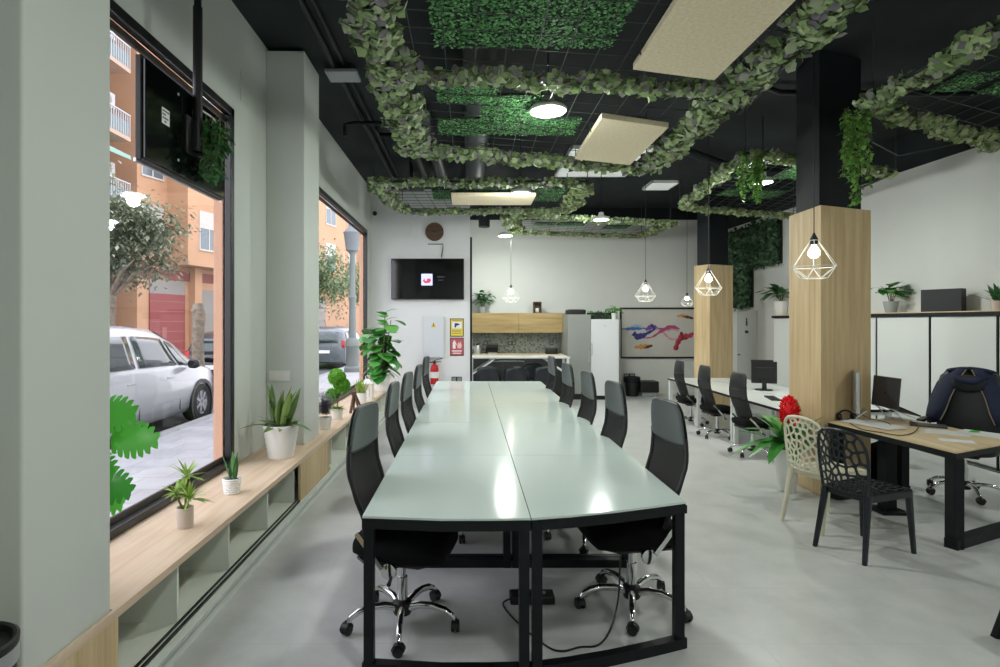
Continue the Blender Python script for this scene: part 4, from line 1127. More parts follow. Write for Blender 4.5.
# crate with bags at the wall
q = ground(627, 396)
t = thing('waste_basket', (3.62, 12.55, 0), 'black waste basket with bag beside the fridge panel', 'bin')
mk('basket', MB().lathe([(0,0),(.13,0),(.17,.42),(.16,.42),(.125,.01),(0,.01)], 24), M['plastic'], t, smooth=True); mk('bin_bag', MB().lathe([(.172,.30),(.18,.36),(.178,.425),(.15,.43),(.155,.38)], 24, cap=False), M['blackpaint'], t, smooth=True)
t = thing('storage_crate', (3.95, 12.5, 0), 'low black crate with white base under the painting', 'crate')
mk('crate', MB().box((-.2,-.17,.1),(.2,.17,.34)), M['plastic'], t, bevel=.01); mk('crate_base', MB().box((-.17,-.15,0),(.17,.15,.1)), M['greyplastic'], t, bevel=.008)
# ------------------------------------------------------------------ cabinets along the right wall
XC = 5.72; HC = 1.745
labs = ['furthest from the wood-topped desk','second from the green wall end','behind the tall pillar','with the grey-potted plant on top','behind the navy jacket chair','at the open end of the row']
ycs = [10.6, 9.75, 8.85, 7.92, 7.0, 6.1, 5.2]
for i in range(6):
    y1, y0 = ycs[i], ycs[i+1]
    t = thing('sliding_cabinet', (XC+.2, (y0+y1)/2, 0), 'white sliding-door cabinet with black edges, '+labs[i], 'cabinet', 'row of white cabinets on the long wall')
    hy = (y1-y0)/2
    mk('carcass', MB().box((-.19,-hy+.003,.04),(.2,hy-.003,HC-.03)), M['steelgrey'], t)
    mk('door', MB().box((-.212,-hy+.02,.06),(-.192,hy-.02,HC-.045)), M['cabwhite'], t, bevel=.002)
    e = MB().box((-.208,-hy+.001,.03),(-.188,-hy+.019,HC-.03)) if i % 2 == 1 or i > 2 else MB().box((-.208,-hy+.001,.03),(-.188,-hy+.01,HC-.03))
    mk('edge_strip', e, M['blackpaint'] if i > 2 else M['alu'], t)
t = thing('cabinet_top_board', (XC+.2, 7.9, HC), 'long pale wood board with black front edge lying over the white cabinets', 'board')
mk('board', MB().box((-.225,-2.7,0),(.22,2.72,.022)), M['oaky'], t); mk('front_edge', MB().box((-.235,-2.7,-.035),(-.213,2.72,.010)), M['blackpaint'], t)
t = thing('floor_rail', (XC-.03, 7.9, 0), 'low double sliding rail along the foot of the white cabinets', 'rail')
mk('rail_base', MB().box((-.06,-2.7,0),(.02,2.7,.03)), M['whitesteel'], t)
for k in (-.045, -.02): mk('groove', MB().box((k-.006,-2.7,.02),(k+.006,2.7,.034)), M['track'], t)
HT = HC+.0225
def onpx(x, y):   # foot pixel of a thing standing on the cabinets
    Y = (HT-H)*F/(322-y) if abs(322-y) > .5 else 7
    return Y
t = thing('potted_plant', (XC+.17, 7.35, HT), 'grey pot with flat round leaves on top of the white cabinets', 'potted plant')
Yp = (XC+.17)*F/(891-469); t.location.y = Yp
pot(t, .065, .095, .16, 'greypot'); bushy(t, .14, 5, .25, .26, .19, .13, 'glossy', 6)
t = thing('black_box', (XC+.16, (XC+.16)*F/(943-469), HT), 'flat black box standing on the white cabinets above the navy chair', 'box', rz=radians(-62))
mk('carton', MB().box((-.21,-.06,0),(.21,.06,.28)), pbr('black_card', '#15191C', .5), t, bevel=.004)
mk('emblem', MB().lathe([(0,-.0525),(.016,-.0525),(.016,-.0495),(0,-.0495)], 14, (-.01,0,.14), 'y'), M['alu'], t)
t = thing('potted_plant', (XC+.16, (XC+.16)*F/(998-469), HT), 'small pot with thin dark leaves on the white cabinets past the black box', 'potted plant')
pot(t, .055, .07, .11, 'pink'); 
lf = MB()
for i in range(36): blade(lf, V((RND.uniform(-.03,.03),RND.uniform(-.03,.03),.1)), RND.uniform(0,6.28), RND.uniform(.1,1.1), RND.uniform(.12,.26), .035, .3)
mk('foliage', lf, LM['dark'], t)
t = thing('potted_plant', (XC+.17, (XC+.17)*F/(781-469), HT), 'white pot with pointed leaves on the cabinets beside the tall pillar', 'potted plant')
pot(t, .09, .13, .26, 'white'); bushy(t, .24, 6, .28, .26, .26, .13, 'dark', 6, broad)
# ------------------------------------------------------------------ wood-topped desk by the tall pillar
ZD = .71
dq = [(3.375,5.29),(3.485,4.04),(4.22,4.44),(4.16,5.50)]      # far inner, near inner, near outer, far outer
dq = [(3.365,5.285),(3.485,4.04),(4.30,4.42),(4.22,5.50)]
cx = sum(p[0] for p in dq)/4; cy = sum(p[1] for p in dq)/4
t = thing('wood_desk', (cx, cy, 0), 'desk with pale wood top and thick black frame against the tall pillar', 'desk')
L = [V((p[0]-cx, p[1]-cy, 0)) for p in dq]
mk('tabletop', MB().prism([(p.x, p.y) for p in L], ZD-.012, ZD), M['oaky'], t)
mk('edge_board', MB().prism([(p.x*1.006, p.y*1.004) for p in L], ZD-.055, ZD-.0125), M['steel'], t)
def sled(a, b):
    fr = MB(); ins = (b-a).normalized()*.05
    for q in (a+ins, b-ins): fr.bar(q, q+V((0,0,ZD-.056)), .085, .075, (1,0,0))
    fr.bar(a+V((0,0,.035)), b+V((0,0,.035)), .085, .07)
    mk('sled_leg', fr, M['steel'], t, bevel=.003)
sled(L[1].lerp(L[0],.035), L[2].lerp(L[3],.035)); sled(L[0].lerp(L[1],.04), L[3].lerp(L[2],.04))
mk('support_beam', MB().bar(L[0].lerp(L[3],.5).lerp(L[1].lerp(L[2],.5),.06)+V((0,0,ZD-.08)), L[1].lerp(L[2],.5).lerp(L[0].lerp(L[3],.5),.06)+V((0,0,ZD-.08)), .06, .045), M['steel'], t)
def dpx(x, y): return ground(x, y, ZD)
# iMac-like display on its stand, seen edge on
q = dpx(853, 419)
t = thing('computer_display', (q.x, q.y, ZD), 'thin silver computer display seen edge-on at the pillar end of the desk', 'monitor', rz=radians(-29))
mk('stand', MB().bar((.10,-.0,.10),(.0,.0,.008), .18, .012, (0,0,1)).box((-.10,-.09,0),(.03,.09,.01)), M['silver'], t)
pn = MB().box((-.004,-.30,.09),(.026,.30,.47)); mk('panel', pn, M['silver'], t, bevel=.006)
mk('screen', MB().box((.0265,-.29,.15),(.028,.29,.46)), M['screen'], t)
for k in (.1,): pass
# papers and pen behind the display
def paper(x, y, rz, label, n=1, sz=(.105,.148), mat='paper'):
    q = dpx(x, y); h = .002+.0012*n
    t = thing('paper_stack', (q.x, q.y, ZD+.0005), label, 'paper', 'papers on the wood-topped desk', rz)
    for i in range(n):
        e = .012*i
        mk('sheet', MB().box((-sz[0]+RND.uniform(-e,e),-sz[1]+RND.uniform(-e,e),i*.0016),(sz[0]+RND.uniform(-e,e),sz[1]+RND.uniform(-e,e),i*.0016+.0012)), M[mat], t)
    return t
paper(875, 425, .3, 'loose heap of white papers between the display and the laptop', 7, (.13,.19))
paper(947, 433, .9, 'white sheets in front of the navy chair, beside the notebook', 3)
paper(988, 435, .5, 'white sheets at the open corner of the desk under the green clip', 4, (.12,.16))
t = paper(957, 441, 1.05, 'open white booklet at the open corner of the wood-topped desk', 2, (.07,.10))
q = dpx(928, 426)
solo('notebook', MB().box((-.09,-.13,0),(.09,.13,.012)), pbr('slate_cover', '#30353C', .5), (q.x, q.y, ZD+.0005), 'slate grey closed tablet lying on the desk before the navy chair', 'tablet', rz=.95, bevel=.003)
q = dpx(975, 433)
gc = MB().tube([(.03*cos(a), .02*sin(a), 0) for a in [2*pi*i/14 for i in range(14)]], .006, 6, closed=True).tube([(-.03,0,0),(-.05,.0,0)], .004, 6)
solo('green_clip', gc, pbr('green_plastic', '#3FB03C', .4), (q.x, q.y, ZD+.014), 'small bright green ring clip on the papers', 'clip', smooth=True)
# laptop on a wire stand
q = dpx(878, 420)
t = thing('laptop', (q.x-.02, q.y+.02, ZD), 'dark grey laptop raised on a stand, its lid toward the aisle', 'laptop', rz=radians(-91))
z0 = .13
lid = MB(); tilt = .28
M0 = Matrix.Translation((0,.10,z0+.03)) @ Matrix.Rotation(-tilt*.3, 4, 'X')
lid.box((-.18,-.004,-.04),(.18,.004,.25)); lid.xf(M0)
ld = mk('lid', lid, M['alu'], t, bevel=.004)
ap = MB().lathe([(0,-.0055),(.011,-.0055),(.011,-.0035),(0,-.0035)], 16, (0.0,0,.095), 'y').bar((.002,-.0048,.108),(.007,-.0048,.116),.006,.0015,(0,1,0)); ap.xf(M0)
mk('lid_emblem', ap, M['plastic'], ld)
bs = MB().box((-.165,-.23,-.007),(.165,.0,.007)); bs.xf(Matrix.Translation((0,.10,z0+.02)) @ Matrix.Rotation(pi, 4, 'Z') @ Matrix.Rotation(.40, 4, 'X'))
mk('keyboard_base', bs, M['plastic'], t, bevel=.004)
t2 = thing('laptop_stand', (q.x-.02, q.y+.02, ZD), 'silver folding stand under the dark grey laptop', 'stand', rz=radians(-91))
st = MB()
for s in (-1, 1):
    mk('stand_leg', MB().bar((s*.10,.08,.118),(s*.11,.30,.03), .012,.006).bar((s*.10,.10,.115),(s*.11,.20,.005), .012,.006).bar((s*.11,.2,.006),(s*.11,.32,.006), .014,.006), M['silver'], t2)
mk('cross_bar', MB().bar((-.11,.20,.012),(.11,.20,.012), .012,.006), M['silver'], t2)
# cables on the desk
def cable(pts, r, label, mat='plastic'):
    c = V(pts[0]); sm = []
    P = [V(p) for p in pts]; n = len(P)
    for i in range((n-1)*8+1):
        s = i/8; k = min(int(s), n-2); f = s-k
        p = [P[max(k-1,0)], P[k], P[k+1], P[min(k+2,n-1)]]
        sm.append(0.5*((2*p[1])+(-p[0]+p[2])*f+(2*p[0]-5*p[1]+4*p[2]-p[3])*f*f+(-p[0]+3*p[1]-3*p[2]+p[3])*f**3)-c)
    return solo('cable', MB().tube(sm, r, 6), M[mat], c, label, 'cable', smooth=True)
d = lambda x, y, z=.006: tuple(ground(x, y, ZD)+V((0,0,z)))
cable([d(850,424),d(862,430),d(880,433),d(900,436),d(914,433),d(918,428,.02),d(910,424,.03)], .004, 'dark cable looping on the desk around the laptop stand')
cable([d(846,422),d(858,416,.03),d(868,420,.02),d(885,423,.01),d(893,427)], .003, 'thin dark cable crossing the papers behind the display')
t = thing('headset', d(846,420,.0), 'tangle of black cables and headset at the foot of the display', 'headset')
hb = MB().tube([(.07*cos(a),.03*sin(a)*.4,.03+.06*sin(a)) for a in [pi*i/10 for i in range(11)]], .008, 8)
mk('headband', hb, M['plastic'], t, smooth=True)
for s in (-1,1): mk('ear_cup', MB().lathe([(0,-.014),(.03,-.014),(.034,0),(.03,.014),(0,.014)], 16, (s*.07,0,.034), 'x'), M['plastic'], t, smooth=True)
# black bag and pc under the desk
q = ground(885, 474)
t = thing('backpack', (4.35, 5.95, 0), 'black backpack on the floor beyond the desk by the pillar', 'bag', rz=.3)
t.location = ((885-469)/F*5.72, 5.72, .02)
mk('bag_body', MB().superloft([((0,0,z),(1,0,0),(0,1,0),a,b,3.5) for z,a,b in ((0,.15,.09),(.02,.19,.12),(.15,.2,.13),(.3,.18,.115),(.38,.14,.09),(.41,.07,.04))], 24), M['fabric'], t, smooth='all')
mk('bag_pocket', MB().superloft([((0,-.12,z),(1,0,0),(0,1,0),a,b,3.5) for z,a,b in ((.03,.12,.02),(.05,.14,.04),(.18,.14,.04),(.22,.11,.02))], 20), M['fabric'], t, smooth='all')
mk('carry_loop', MB().tube([(-.05,0,.39),(-.04,0,.45),(.04,0,.45),(.05,0,.39)], .01, 8), M['fabric'], t, smooth=True)
q = px(875, 460, 5.6)
t = thing('desk_column', (4.02, 5.2, 0), 'black cable column standing under the wood-topped desk', 'column')
t.location = ((887-469)/F*4.9, 4.9, 0)
mk('post', MB().box((-.05,-.05,.02),(.05,.05,ZD-.105)), M['steel'], t, bevel=.004); mk('foot', MB().box((-.12,-.12,0),(.12,.12,.02)), M['steel'], t, bevel=.004)
# ------------------------------------------------------------------ filigree chairs
def voronoi(poly, n, seed, relax=6):
    R_ = random.Random(seed)
    xs = [p[0] for p in poly]; ys = [p[1] for p in poly]
    def inside(x, y):
        c = False; j = len(poly)-1
        for i in range(len(poly)):
            if (poly[i][1] > y) != (poly[j][1] > y) and x < (poly[j][0]-poly[i][0])*(y-poly[i][1])/(poly[j][1]-poly[i][1])+poly[i][0]: c = not c
            j = i
        return c
    S = []
    while len(S) < n:
        x = R_.uniform(min(xs), max(xs)); y = R_.uniform(min(ys), max(ys))
        if inside(x, y): S.append((x, y))
    def clip(cell, a, b):
        mx, my = (a[0]+b[0])/2, (a[1]+b[1])/2; dx, dy = b[0]-a[0], b[1]-a[1]; out = []
        f = lambda p: (p[0]-mx)*dx+(p[1]-my)*dy
        for i in range(len(cell)):
            p, q = cell[i], cell[(i+1) % len(cell)]; fp, fq = f(p), f(q)
            if fp <= 0: out.append(p)
            if fp*fq < 0:
                u = fp/(fp-fq); out.append((p[0]+(q[0]-p[0])*u, p[1]+(q[1]-p[1])*u))
        return out
    cells = []
    for it in range(relax):
        cells = []
        for i, a in enumerate(S):
            c = list(poly)
            for j, b in enumerate(S):
                if i != j and c: c = clip(c, a, b)
            cells.append(c)
        if it < relax-1:
            S2 = []
            for c, s in zip(cells, S):
                if len(c) < 3: S2.append(s); continue
                A = X = Y = 0
                for i in range(len(c)):
                    p, q = c[i], c[(i+1) % len(c)]; k = p[0]*q[1]-q[0]*p[1]; A += k; X += (p[0]+q[0])*k; Y += (p[1]+q[1])*k
                S2.append((s[0]*.4+X/(3*A)*.6, s[1]*.4+Y/(3*A)*.6) if abs(A) > 1e-9 else s)
            S = S2
    return cells
def resample(c, n):
    L = [sqrt((c[i][0]-c[(i+1)%len(c)][0])**2+(c[i][1]-c[(i+1)%len(c)][1])**2) for i in range(len(c))]
    T = sum(L); out = []; i = 0; acc = 0
    for k in range(n):
        s = T*k/n
        while acc+L[i] < s and i < len(L)-1: acc += L[i]; i += 1
        u = (s-acc)/L[i] if L[i] > 0 else 0
        p, q = c[i], c[(i+1) % len(c)]; out.append((p[0]+(q[0]-p[0])*u, p[1]+(q[1]-p[1])*u))
    return out
def lattice(mb, poly, n, seed, fmap, rib, th, N=24):
    for c in voronoi(poly, n, seed):
        if len(c) < 3: continue
        o = resample(c, N); gx = sum(p[0] for p in o)/N; gy = sum(p[1] for p in o)/N
        inner = []
        for p in o:
            dx, dy = p[0]-gx, p[1]-gy; l = sqrt(dx*dx+dy*dy); k = max(.25, (l-rib)/l)
            inner.append((gx+dx*k, gy+dy*k))
        for _ in range(3): inner = [((inner[i-1][0]+2*inner[i][0]+inner[(i+1)%N][0])/4, (inner[i-1][1]+2*inner[i][1]+inner[(i+1)%N][1])/4) for i in range(N)]
        rings = [[fmap(p[0], p[1], s) for p in r] for r, s in ((o, th/2), (inner, th/2), (inner, -th/2), (o, -th/2))]
        vs = [p for r in rings for p in r]; fs = []
        for a in range(3):
            for k in range(N):
                l = (k+1) % N; fs.append((a*N+k, a*N+l, (a+1)*N+l, (a+1)*N+k))
        mb.add(vs, fs)
def filigree_chair(loc, rz, mat, label, seed):
    # faces +x, back at -x
    t = thing('filigree_chair', loc, label, 'chair', None, rz)
    SW = .225
    def backf(u, v, s):        # u across -1..1 scaled in metres, v height 0..0.42
        z = .45+v; x = -.215-.085*v-.02*(v/.42)**2+.05*(1-(u/.23)**2)*-.9
        nx, nz = .93, .36
        return V((x+s*nx, u, z+s*nz*.4))
    def outline(n=28):
        P = []
        pts = [(-.195,.0),(-.215,.12),(-.22,.24),(-.212,.32),(-.185,.385),(-.13,.42),(-.06,.433),(0,.436)]
        P = pts+[(-x, y) for x, y in reversed(pts[:-1])]
        return P
    ol = outline()
    b = MB(); lattice(b, list(reversed(ol)), 58, seed, backf, .0072, .011)
    bk = mk('backrest', b, M[mat], t, smooth=True)
    rim = []
    for i in range(len(ol)-1):
        for k in range(4):
            f = k/4; rim.append(backf(ol[i][0]+(ol[i+1][0]-ol[i][0])*f, ol[i][1]+(ol[i+1][1]-ol[i][1])*f, 0))
    rim.append(backf(ol[-1][0], ol[-1][1], 0))
    mk('back_rim', MB().tube(rim, .0125, 8), M[mat], t, smooth=True)
    def seatf(x, y, s): return V((x, y, .452-.012*(1-(y/.22)**2)*(1-abs(x)/.25)+s))
    so = [(-.20,-.195),(.19,-.225),(.225,-.20),(.232,0),(.225,.20),(.19,.225),(-.20,.195),(-.21,0)]
    sm = MB(); lattice(sm, so, 56, seed+5, seatf, .0072, .012)
    mk('seat', sm, M[mat], t, smooth=True)
    ap = MB()
    for a, c in ((((-.2,-.195),(.2,-.222))),(((.2,.222),(-.2,.195))),(((.225,-.2),(.225,.2))),(((-.205,-.19),(-.205,.19)))):
        ap.bar((a[0],a[1],.425),(c[0],c[1],.425), .016, .05)
    mk('seat_apron', ap, M[mat], t, bevel=.004)
    for sx, sy in ((1,1),(1,-1),(-1,1),(-1,-1)):
        top = (.205*sx if sx > 0 else -.205, .20*sy if sx > 0 else .188*sy, .455); bot = (.24 if sx > 0 else -.285, .222*sy, 0)
        u = MB(); secs = []
        for f in (0, .25, .5, .75, 1):
            p = [top[i]+(bot[i]-top[i])*f for i in range(3)]; r = .024-.008*f
            secs.append((p, (1,0,0), (0,1,0), r, r, 4))
        u.superloft(list(reversed(secs)), 16)
        mk('leg', u, M[mat], t, smooth=True)
    return t
fc = filigree_chair((2.865, 4.08, 0), radians(22), 'bplas', 'black openwork plastic chair with web-like pattern facing the wood-topped desk', 3)
fc2 = filigree_chair((2.915, 4.60, 0), radians(20), 'cream', 'cream openwork plastic chair with web-like pattern beside the red flower plant', 9)
fc.scale = (1,.8,1); fc2.scale = (1,.8,1)
# ------------------------------------------------------------------ navy executive chair and jacket
t = thing('executive_chair', (4.70, 5.36, 0), 'black executive chair with chrome base behind the wood-topped desk', 'chair', rz=radians(221))
star_base(t, ph=.5, r=.31)
mk('seat', MB().superloft([((x,0,zc),(0,1,0),(0,0,1),hw,hz,3.4) for x,hw,zc,hz in ((-.25,.17,.48,.04),(-.2,.25,.48,.065),(0,.265,.475,.07),(.18,.26,.475,.068),(.25,.23,.465,.05),(.27,.18,.46,.03))], 26), M['blea'], t, smooth='all')
mk('seat_plate', MB().box((-.12,-.12,.37),(.12,.12,.42)), M['plastic'], t, bevel=.01)
mk('backrest', MB().superloft([((x,0,z),(0,1,0),(1,0,.15),hw,th,3) for z,x,hw,th in ((.48,-.22,.20,.03),(.54,-.235,.24,.05),(.7,-.25,.255,.055),(.9,-.28,.25,.05),(1.05,-.30,.235,.045),(1.13,-.312,.20,.035),(1.16,-.316,.14,.02))], 26), M['blea'], t, smooth='all')
for s in (-1,1):
    mk('armrest', MB().tube([(.10,s*.27,.44),(.14,s*.30,.58),(.12,s*.31,.66)], .016, 8).superloft([((x,s*.31,.68),(0,1,0),(0,0,1),w,.016,4) for x,w in ((-.12,.02),(-.10,.032),(.12,.034),(.16,.02))], 16), M['plastic'], t, smooth=True)
j = thing('jacket', (4.70, 5.36, .6), 'navy quilted jacket draped over the back of the executive chair', 'jacket', rz=radians(221))
def jk(rows, th=.018): return MB().sheet([[p-V((0,0,.6)) for p in r] for r in rows], th)
# back piece hanging behind, over the shoulders, front flaps parted
rows = []
for z, x, hw in ((.64,-.33,.33),(.75,-.345,.325),(.9,-.362,.298),(1.02,-.378,.262),(1.12,-.385,.228),(1.175,-.365,.195),(1.19,-.318,.175),(1.18,-.275,.17)):
    rows.append([V((x+.05*(u*u) if z < 1.15 else x, hw*u, z-.03*u*u)) for u in [2*k/12-1 for k in range(13)]])
mk('jacket_back', jk(rows), M['blue'], j, smooth='all')
for s in (-1, 1):
    rows = []
    for z, inn, out, x in ((1.18,.02,.17,-.262),(1.12,.045,.222,-.232),(1.02,.085,.258,-.215),(.9,.125,.295,-.19),(.78,.16,.322,-.165),(.66,.20,.335,-.15)):
        rows.append([V((x-.10*((k/6)**2.5), s*(inn+(out-inn)*k/6), z-.03*(k/6)**2+.008*sin(k*2+z*30))) for k in range(7)])
    if s < 0: rows = [list(reversed(r)) for r in rows]
    mk('front_flap', jk(rows), M['blue'], j, smooth='all')
    ed = [(r[0] if s > 0 else r[-1])-V((-.012,0,.6)) for r in rows]
    mk('zip', MB().tube(ed, .005, 6), pbr('tan_zip', '#8E7F62', .5), j)
    sl = MB().superloft([((x,s*y,z-.6),(1,0,0),(0,1,0),a,b,2.4) for z,x,y,a,b in ((1.08,-.34,.20,.02,.02),(1.03,-.345,.225,.045,.035),(.9,-.335,.262,.05,.045),(.75,-.325,.29,.052,.048),(.62,-.315,.295,.048,.04),(.615,-.315,.295,.03,.02))], 18)
    mk('sleeve', sl, M['blue'], j, smooth='all')
hd = MB().superloft([((-.21,0,z-.6),(0,1,0),(1,0,0),a,b,2.2) for z,a,b in ((.96,.04,.02),(.98,.11,.04),(1.04,.135,.055),(1.09,.12,.05),(1.12,.06,.02))], 18)
mk('hood', hd, pbr('charcoal_lining', '#23262B', .8), j, smooth='all')
mk('collar', MB().tube([V((-.19,-.13,.53)),V((-.165,-.06,.47)),V((-.16,.05,.465)),V((-.185,.14,.52))], [.02,.03,.03,.02], 10), M['blue'], j, smooth='all')
# ------------------------------------------------------------------ plants and small things on the window bench
def on_bench(x, y): return ground(x, y, ZS)
q = on_bench(185, 527)
t = thing('potted_plant', q, 'small dracaena with three leaf rosettes in a blush cylinder pot on the bench', 'potted plant')
pot(t, .044, .046, .115, 'pink')
lf = MB(); st = MB()
for tip, hgt, L in ((V((-.055,.0,.20)), 26, .10), (V((.0,.02,.29)), 28, .12), (V((.03,-.01,.17)), 34, .15)):
    st.tube([V((tip.x*.15,0,.09)), V((tip.x*.6,tip.y*.6,(tip.z+.09)/2)), tip], [.007,.006,.005], 8)
    for i in range(hgt): blade(lf, tip-V((0,0,.012)), RND.uniform(0,6.28), RND.uniform(.25,1.6), L*RND.uniform(.7,1.05), .013, .35, 5)
mk('stem', st, M['stem'], t); mk('foliage', lf, LM['lime'], t)
q = on_bench(232, 493)
t = thing('potted_plant', q, 'small sword plant in a ribbed round white pot on the bench by the first window', 'potted plant')
pot(t, .052, .062, .105, 'white', ribs=1)
lf = MB()
for i in range(9): blade(lf, V((RND.uniform(-.025,.025),RND.uniform(-.025,.025),.09)), RND.uniform(0,6.28), RND.uniform(.02,.32), RND.uniform(.12,.22), .034, .03, 6, twist=RND.uniform(-1,1))
mk('foliage', lf, LM['dark'], t)
q = on_bench(281, 457)
t = thing('potted_plant', q, 'big sword plant with twisted leaves in a tall ribbed white pot before the pier', 'potted plant')
pot(t, .105, .152, .285, 'white', ribs=1, rim=.01)
lf = MB()
for i in range(20): blade(lf, V((RND.uniform(-.06,.06),RND.uniform(-.06,.06),.25)), RND.uniform(0,6.28), RND.uniform(.02,.5), RND.uniform(.22,.40), .06, .06, 7, twist=RND.uniform(-.8,.8))
for i in range(16): blade(lf, V((RND.uniform(-.08,.08),RND.uniform(-.08,.08),.25)), RND.uniform(0,6.28), RND.uniform(.7,1.35), RND.uniform(.12,.26), .05, .4, 6, twist=RND.uniform(-.5,.5))
for a, L in ((-.6,.26),(3.6,.22),(2.7,.24)): blade(lf, V((.08*cos(a),.08*sin(a),.26)), a, .95, L, .06, .7, 7)
mk('foliage', lf, LM['snake'], t)
q = on_bench(325, 429); 
t = thing('potted_plant', q, 'lavender in a white pot on the bench beside the pier at the second window', 'potted plant')
pot(t, .062, .075, .13, 'white')
lf = MB()
for i in range(60):
    az = RND.uniform(0,6.28); ln = RND.uniform(0,.42); L = RND.uniform(.16,.30); b = V((RND.uniform(-.04,.04),RND.uniform(-.04,.04),.11)); d = V((cos(az)*sin(ln), sin(az)*sin(ln), cos(ln)))
    for k in range(14):
        p = b+d*L*(.25+.75*k/13); a = RND.uniform(0,6.28); lf.leaf(p, (cos(a), sin(a), .5), (0,0,1), .036, .02)
mk('foliage', lf, LM['lav'], t)
q = on_bench(337, 419)
t = thing('topiary', q, 'double-ball topiary in a white pot on the bench next to the lavender', 'potted plant')
pot(t, .06, .075, .13, 'white')
st = MB().tube([V((0,0,.11)),V((.015,0,.25)),V((.02,0,.46))], .007, 8).tube([V((.01,0,.2)),V((-.04,0,.28))], .005, 6)
mk('stem', st, M['bark'], t)
def ballf(c, r, n, l):
    lf = MB()
    for i in range(n):
        z = RND.uniform(-1,1); a = RND.uniform(0,6.28); s = sqrt(1-z*z); d = V((s*cos(a), s*sin(a), z))
        lf.leaf(V(c)+d*r*.85, (d+V((RND.uniform(-.6,.6),RND.uniform(-.6,.6),RND.uniform(-.6,.6)))).normalized(), d.orthogonal(), l, l*.6)
    lf.sphere(c, r*.7, 12, 8)
    return lf
for c, r in (((.0,0,.50),.095),((.06,0,.40),.085),((-.06,0,.29),.062)): mk('leaf_ball', ballf(c, r, 900, .034), LM['top'], t)
lf = MB()
for i in range(60):
    a = RND.uniform(0,6.28); lf.leaf((RND.uniform(-.03,.03),RND.uniform(-.03,.03),.12), (cos(a),sin(a),RND.uniform(.1,1.2)), (0,0,1), .09, .03, .1, .4)
mk('foliage', lf, LM['lime'], t)
q = on_bench(352, 412)
t = thing('wooden_easel', q, 'small brown wooden A-frame stand on the bench behind the topiary', 'easel')
for s in (-1,1): mk('leg', MB().bar((.0,s*.10,0),(.03,s*.02,.25), .022,.03).bar((.12,s*.09,0),(.03,s*.02,.25), .022,.018), M['wood_dark'], t)
mk('crossbar', MB().bar((.012,-.10,.09),(.012,.10,.09), .02,.02).box((.0,-.05,.22),(.05,.05,.27)), M['wood_dark'], t)
q = on_bench(361, 403)
t = thing('potted_plant', q, 'tuft of lime green grass in a white pot on the bench beside the lantern', 'potted plant')
pot(t, .07, .085, .15, 'white')
lf = MB()
for i in range(150): blade(lf, V((RND.uniform(-.05,.05),RND.uniform(-.05,.05),.12)), RND.uniform(0,6.28), RND.uniform(0,.45), RND.uniform(.1,.26), .009, .15, 4)
mk('foliage', lf, LM['lime'], t)
q = on_bench(367.5, 399)
t = thing('lantern', q, 'white wooden lantern on the bench between grass pot and big leafy plant', 'lantern')
b = MB().box((-.08,-.08,0),(.08,.08,.03))
for sx in (-1,1):
    for sy in (-1,1): b.box((sx*.07-.012,sy*.07-.012,.03),(sx*.07+.012,sy*.07+.012,.22))
b.box((-.08,-.08,.22),(.08,.08,.24))
mk('body', b, M['white'], t, bevel=.002)
mk('roof', MB().add([(-.09,-.09,.24),(.09,-.09,.24),(.09,.09,.24),(-.09,.09,.24),(-.03,-.03,.30),(.03,-.03,.30),(.03,.03,.30),(-.03,.03,.30)], [(3,2,1,0),(4,5,6,7),(0,1,5,4),(1,2,6,5),(2,3,7,6),(3,0,4,7)]), M['white'], t)
mk('carry_ring', MB().tube([(.03*cos(a),0,.325+.03*sin(a)) for a in [2*pi*i/14 for i in range(14)]], .005, 6, closed=True), M['whitesteel'], t)
mk('candle', MB().lathe([(0,.03),(.03,.03),(.03,.13),(0,.13)], 16), M['paper'], t, smooth=True)
q = on_bench(380, 391)
t = thing('fiddle_leaf_plant', q+V((.03,0,0)), 'tall plant with large round leaves in the corner by the electric panel', 'potted plant')
pot(t, .115, .15, .27, 'white')
lf = MB(); st = MB()
for s in range(7):
    a = 6.28*s/7+RND.uniform(-.3,.3); hh_ = RND.uniform(.55,.95); sp = RND.uniform(.10,.22)
    e = V((cos(a)*sp, sin(a)*sp, .25+hh_)); st.tube([V((cos(a)*.03,sin(a)*.03,.22)), V((e.x*.5,e.y*.5,.25+hh_*.5)), e], [.012,.01,.006], 8)
    for k in range(12):
        u = .15+.85*k/11; p = V((e.x*u, e.y*u, .22+(.03+hh_)*u)); b_ = RND.uniform(0,6.28); el = RND.uniform(-.5,.5)
        d = V((cos(b_)*cos(el), sin(b_)*cos(el), sin(el))); l = RND.uniform(.22,.32)
        lf.leaf(p+d*.05, d, (0,0,1), l, l*.8, .08, .35, 6, round_leaf)
st.tube([V((0,0,.22)),V((.04,-.02,.8)),V((.06,-.03,1.3))], [.014,.011,.007], 8)
for k in range(7):
    a = k*2.1; d = V((cos(a)*.8, sin(a)*.8, .5)); lf.leaf(V((.06,-.03,1.05+k*.045)), d, (0,0,1), .22, .19, .08, .3, 6, round_leaf)
mk('stem', st, M['bark'], t); mk('foliage', lf, LM['glossy'], t)
